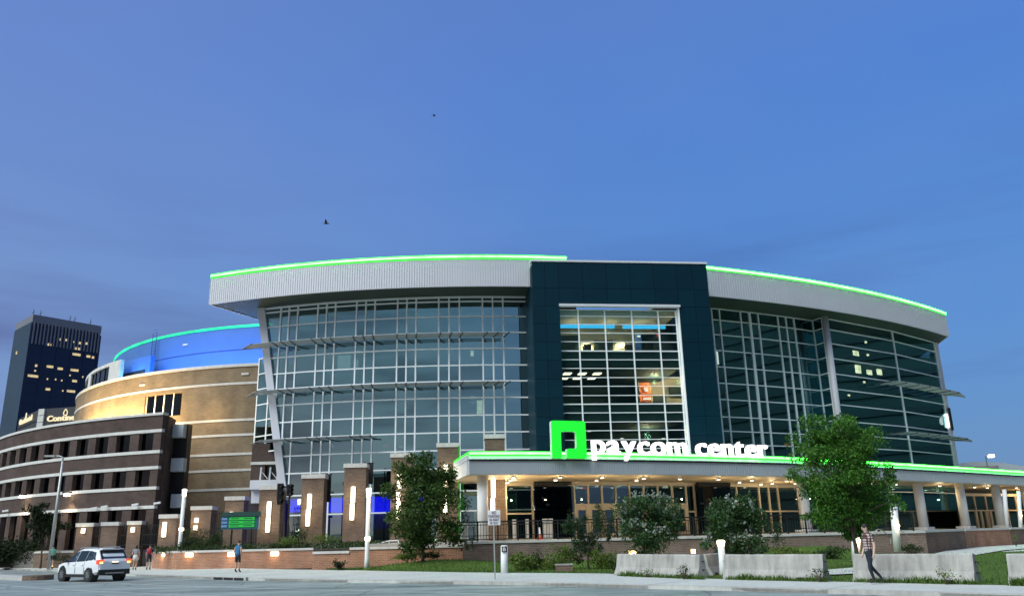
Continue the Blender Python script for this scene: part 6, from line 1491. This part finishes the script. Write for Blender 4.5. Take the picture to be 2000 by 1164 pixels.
def person(label, pos, face, H, J, cols, hairlen=.0, extra=None, fingers=True, build=1.0):
    """face: heading angle (person looks along local +X). J: joint offsets, units of body height. cols: material per zone"""
    t = thing('person', label, 'person', pos, 'people on the pavement'); t.rotation_euler = (0, 0, face)
    P = dict(pelvis=(0, 0, .52), waist=(0, 0, .61), chest=(.005, 0, .73), neckb=(0, 0, .815), neck=(.012, 0, .855), head=(.025, 0, .905), crown=(.022, 0, .955),
             shL=(0, .105, .80), elL=(-.02, .125, .63), wrL=(.04, .12, .48), haL=(.055, .115, .435), shR=(0, -.105, .80), elR=(-.02, -.125, .63), wrR=(.04, -.12, .48), haR=(.055, -.115, .435),
             hipL=(0, .05, .50), knL=(.02, .055, .275), anL=(-.01, .055, .05), toL=(.085, .06, .02), hipR=(0, -.05, .50), knR=(.02, -.055, .275), anR=(-.01, -.055, .05), toR=(.085, -.06, .02))
    P.update(J); names = list(P); R_ = dict(pelvis=.072, waist=.066, chest=.078, neckb=.045, neck=.032, head=.052, crown=.042, shL=.040, elL=.028, wrL=.019, haL=.020, hipL=.056, knL=.036, anL=.024, toL=.024)
    for k in list(R_):
        if k.endswith('L') and k[:-1] + 'R' in P: R_[k[:-1] + 'R'] = R_[k]
    E_ = [('pelvis', 'waist'), ('waist', 'chest'), ('chest', 'neckb'), ('neckb', 'neck'), ('neck', 'head'), ('head', 'crown')]
    for s in 'LR': E_ += [('chest', 'sh' + s), ('sh' + s, 'el' + s), ('el' + s, 'wr' + s), ('wr' + s, 'ha' + s), ('pelvis', 'hip' + s), ('hip' + s, 'kn' + s), ('kn' + s, 'an' + s), ('an' + s, 'to' + s)]
    vs = [Vector(P[n]) * H for n in names]; rs = [R_[n] * H * (build if n in ('pelvis', 'waist', 'chest') else 1) for n in names]; es = [(names.index(a), names.index(b)) for a, b in E_]
    # nose
    vs.append((Vector(P['head']) + Vector((.058, 0, -.002))) * H); rs.append(.009 * H); es.append((names.index('head'), len(vs) - 1))
    if fingers:
        for s in 'LR':
            h = Vector(P['ha' + s]); w = Vector(P['wr' + s]); d = (h - w).normalized(); sd_ = Vector((1, 0, 0)); base_i = names.index('ha' + s)
            for k in range(5):
                if k < 4: off = d * (.028 + .006 * (1.5 - abs(k - 1.5))) + sd_ * ((k - 1.5) * .012); 
                else: off = d * .004 + sd_ * .03
                vs.append((h + off * .55) * H); rs.append(.0055 * H); es.append((base_i, len(vs) - 1)); vs.append((h + off + Vector((.006, 0, 0))) * H); rs.append(.0045 * H); es.append((len(vs) - 2, len(vs) - 1))
    me = bpy.data.meshes.new('tmp'); me.from_pydata([tuple(v) for v in vs], es, []); o = bpy.data.objects.new('tmp', me); COL.objects.link(o)
    o.modifiers.new('skin', 'SKIN').use_smooth_shade = True
    if not me.skin_vertices: bpy.context.view_layer.objects.active = o
    sk = me.skin_vertices[0].data if me.skin_vertices else None
    if sk is None:
        o.select_set(True); bpy.ops.mesh.customdata_skin_add(); sk = me.skin_vertices[0].data
    for i, r in enumerate(rs): sk[i].radius = (r, r); sk[i].use_root = (i == 0)
    ss_ = o.modifiers.new('sub', 'SUBSURF'); ss_.levels = ss_.render_levels = 1
    dg = bpy.context.evaluated_depsgraph_get(); bm_ = bpy.data.meshes.new_from_object(o.evaluated_get(dg)); bpy.data.objects.remove(o)
    bm_.materials.clear(); order = []
    zone = dict(pelvis='legs', waist='top', chest='top', neckb='top', neck='skin', head='skin', crown='skin')
    def zone_of(a, b, f, p):
        s = {a[:-1], b[:-1]}
        if {'an', 'to'} == s: return 'shoe'
        if {'kn', 'an'} == s: return 'shin' if f < .82 else 'shoe'
        if {'hip', 'kn'} == s: return 'thigh' if f < cols.get('hem', .75) else 'shin'
        if 'hip' in s: return 'legs'
        if {'sh', 'el'} == s: return 'top' if f < cols.get('sleeve', .7) else 'arm'
        if {'el', 'wr'} == s: return 'fore'
        if {'wr', 'ha'} == s: return 'hand'
        if (a, b) == ('pelvis', 'waist'): return 'legs' if f < .15 else 'top'
        if (a, b) in (('neckb', 'neck'),): return 'top' if f < .3 else 'skin'
        if (a, b) in (('neck', 'head'), ('head', 'crown')): return 'skin'
        return 'top'
    default = dict(top=cols['top'], legs=cols['legs'], thigh=cols['legs'], shin=cols.get('shin', cols['skin']), shoe=cols['shoe'], arm=cols.get('arm', cols['skin']), fore=cols.get('fore', cols['skin']), hand=cols['skin'], skin=cols['skin'])
    mats = []
    for p in bm_.polygons:
        c = p.center; best = None
        for a, b in E_:
            A_, B_ = Vector(P[a]) * H, Vector(P[b]) * H; e = B_ - A_; f = max(0, min(1, (c - A_).dot(e) / e.length_squared)); d = (A_ + e * f - c).length - (R_[a] * (1 - f) + R_[b] * f) * H
            if best is None or d < best[0]: best = (d, a, b, f)
        m = default[zone_of(best[1], best[2], best[3], c)]
        if m not in mats: mats.append(m); bm_.materials.append(M[m])
        p.material_index = mats.index(m); p.use_smooth = True
    bo = bpy.data.objects.new('body', bm_); COL.objects.link(bo); bo.parent = t
    hc = Vector(P['head']) * H; hair = MB(); hair.ball((hc.x - .008 * H, hc.y, hc.z + .02 * H), (.056 * H, .05 * H, .056 * H), 14, 8, -.15)
    if hairlen: hair.ball((hc.x - .03 * H, hc.y, hc.z - hairlen * H * .4), (.032 * H, .045 * H, hairlen * H), 12, 8)
    ho = bpy.data.objects.new('hair', hair.mesh('hair', 'hair', True)); COL.objects.link(ho); ho.parent = t
    for s in (1, -1):
        ey = MB().ball((hc.x + .047 * H, s * .017 * H + hc.y, hc.z + .004 * H), .006 * H, 6, 4); eo = bpy.data.objects.new('eye', ey.mesh('eye', 'shoe_dark')); COL.objects.link(eo); eo.parent = t
        er = MB().ball((hc.x + .002 * H, s * .054 * H + hc.y, hc.z - .002 * H), (.014 * H, .007 * H, .018 * H), 8, 5); eo = bpy.data.objects.new('ear', er.mesh('ear', cols['skin'])); COL.objects.link(eo); eo.parent = t
    mo = MB().box((hc.x + .048 * H, hc.y, hc.z - .028 * H), (.008 * H, .024 * H, .005 * H)); mo_ = bpy.data.objects.new('mouth', mo.mesh('mouth', 'red_cloth')); COL.objects.link(mo_); mo_.parent = t
    if extra:
        for nm, mb, mt in extra(H): eo = bpy.data.objects.new(nm, mb.mesh(nm, mt, True)); COL.objects.link(eo); eo.parent = t
    return t
# man in plaid walking left
mp_ = gz(1706, 1140, 0); Hm = 1.80
person('man in plaid shirt and dark jeans walking past the concrete barrier', mp_, math.pi + .12, Hm,
       dict(knL=(.055, .05, .275), anL=(.0, .05, .065), toL=(.085, .055, .03), knR=(-.02, -.05, .285), anR=(-.19, -.05, .095), toR=(-.125, -.05, .03), elL=(-.045, .12, .635), wrL=(-.015, .12, .49), haL=(-.005, .118, .44), elR=(-.02, -.12, .635), wrR=(.05, -.12, .50), haR=(.065, -.118, .455), head=(.03, .008, .905)),
       dict(top='plaid', legs='denim', shin='denim', shoe='shoe_dark', skin='skin_pale', sleeve=.75), build=1.12)
bm = at(463, 1110, 50.5); bm.z = 0
person('man in blue sleeveless shirt and dark shorts standing at the low brick wall', bm, rad(70), 1.84, dict(anL=(-.02, .05, .05), knR=(.03, -.06, .28), anR=(.02, -.065, .05), toR=(.11, -.07, .02)), dict(top='blue_cloth', legs='shorts_dark', shoe='shoe_dark', skin='skin', sleeve=.15, hem=.8))
def bag(H): return [('shoulder_bag', MB().ball((-.02 * H, .16 * H, .52 * H), (.07 * H, .04 * H, .1 * H), 10, 6), 'black')]
def skirt_bag(H):
    s = MB().tube([(0, 0, .40 * H), (0, 0, .5 * H), (0, 0, .60 * H)], [.125 * H, .11 * H, .085 * H], 14); return [('skirt', s, 'skirt')] + bag(H)
wp = at(263, 1107, 60); wp.z = 0
person('woman in grey top and white skirt walking away past the brick wall end', wp, rad(105), 1.72, dict(knL=(.05, .05, .28), anR=(-.07, -.05, .06), toR=(.02, -.05, .02)), dict(top='grey_top', legs='skirt', shoe='shoe_dark', skin='skin', sleeve=.5, hem=.5), hairlen=.07, extra=skirt_bag)
def pack(H): return [('backpack', MB().box((-.085 * H, .0, .72 * H), (.09 * H, .17 * H, .22 * H)), 'red_cloth')]
rp_ = at(290, 1106, 60); rp_.z = 0
person('person with red backpack and dark shorts beside the woman in the skirt', rp_, rad(100), 1.74, dict(knR=(.05, -.05, .28), anL=(-.06, .05, .06), toL=(.03, .05, .02)), dict(top='navy_cloth', legs='shorts_dark', shoe='shoe_dark', skin='skin', sleeve=.7, hem=.85), extra=pack)
sp2 = at(100, 1105, 68); sp2.z = .12
person('rider in mint shirt and dark shorts standing on a white kick scooter', sp2, rad(128), 1.74, dict(wrL=(.16, .10, .60), haL=(.19, .09, .60), elL=(.06, .12, .64), wrR=(.16, -.10, .60), haR=(.19, -.09, .60), elR=(.06, -.12, .64), anR=(-.10, -.03, .05), knR=(-.02, -.04, .28), toR=(-.02, -.03, .02)), dict(top='mint', legs='shorts_dark', shoe='shoe_white', skin='skin', sleeve=.6, hem=.7))
sc = thing('kick_scooter', 'white kick scooter under the rider in the mint shirt', 'scooter', (sp2.x, sp2.y, 0)); sc.rotation_euler = (0, 0, rad(128))
def scp(nm, mb, mt):
    o = bpy.data.objects.new(nm, mb.mesh(nm, mt)); COL.objects.link(o); o.parent = sc
scp('deck', MB().box((-.02, 0, .09), (.75, .15, .05)), 'pole_white'); scp('stem', MB().tube([(.42, 0, .1), (.34, 0, 1.02)], .03, 8), 'pole_white'); scp('handlebar', MB().tube([(.34, -.25, 1.03), (.34, .25, 1.03)], .018, 8), 'car_black')
for x in (-.45, .47): scp('wheel', MB().tube([(x, -.025, .11), (x, .025, .11)], .11, 16), 'tyre')
scp('tail_light', MB().box((-.47, 0, .26), (.03, .08, .05)), 'tail_amber')

# ================================================================== BIRDS
def bird(label, px, py, y, span, yaw, flap, bank):
    p = at(px, py, y); t = thing('bird', label, 'bird', p, 'birds in the sky'); s = span
    body = MB().ball((0, 0, 0), (.30 * s, .07 * s, .07 * s), 10, 6); body.ball((.28 * s, 0, .03 * s), .055 * s, 8, 5); body.add([(-.25 * s, .03 * s, 0), (-.25 * s, -.03 * s, 0), (-.5 * s, -.08 * s, .01), (-.5 * s, .08 * s, .01), (-.25 * s, .03 * s, .02), (-.25 * s, -.03 * s, .02), (-.5 * s, -.08 * s, .02), (-.5 * s, .08 * s, .02)], [(0, 1, 2, 3), (7, 6, 5, 4), (0, 3, 7, 4), (1, 5, 6, 2), (2, 6, 7, 3)])
    o = bpy.data.objects.new('body', body.mesh('body', 'black', True)); COL.objects.link(o); o.parent = t
    for sg in (1, -1):
        w = MB(); pr = [(.14, .04, 0), (.10, .30, .30), (-.06, .52, .30 + .2), (-.12, .30, .28), (-.14, .04, 0)]; vs = [(x * s, sg * y_ * s, z_ * flap * s) for x, y_, z_ in pr] + [(x * s, sg * y_ * s, z_ * flap * s + .015) for x, y_, z_ in pr]; n = 5
        w.add(vs, [tuple(range(n)), tuple(range(2 * n - 1, n - 1, -1))] + [(i, (i + 1) % n, n + (i + 1) % n, n + i) for i in range(n)]); o = bpy.data.objects.new('wing', w.mesh('wing', 'black')); COL.objects.link(o); o.parent = t
    t.rotation_euler = (bank, 0, yaw)
bird('dark bird with raised wings flying in the sky above the left roof', 637, 437, 60, .72, rad(8), .9, .3)
bird('tiny dark bird gliding high in the sky near the centre', 848, 226, 75, .55, rad(-6), .05, 0)
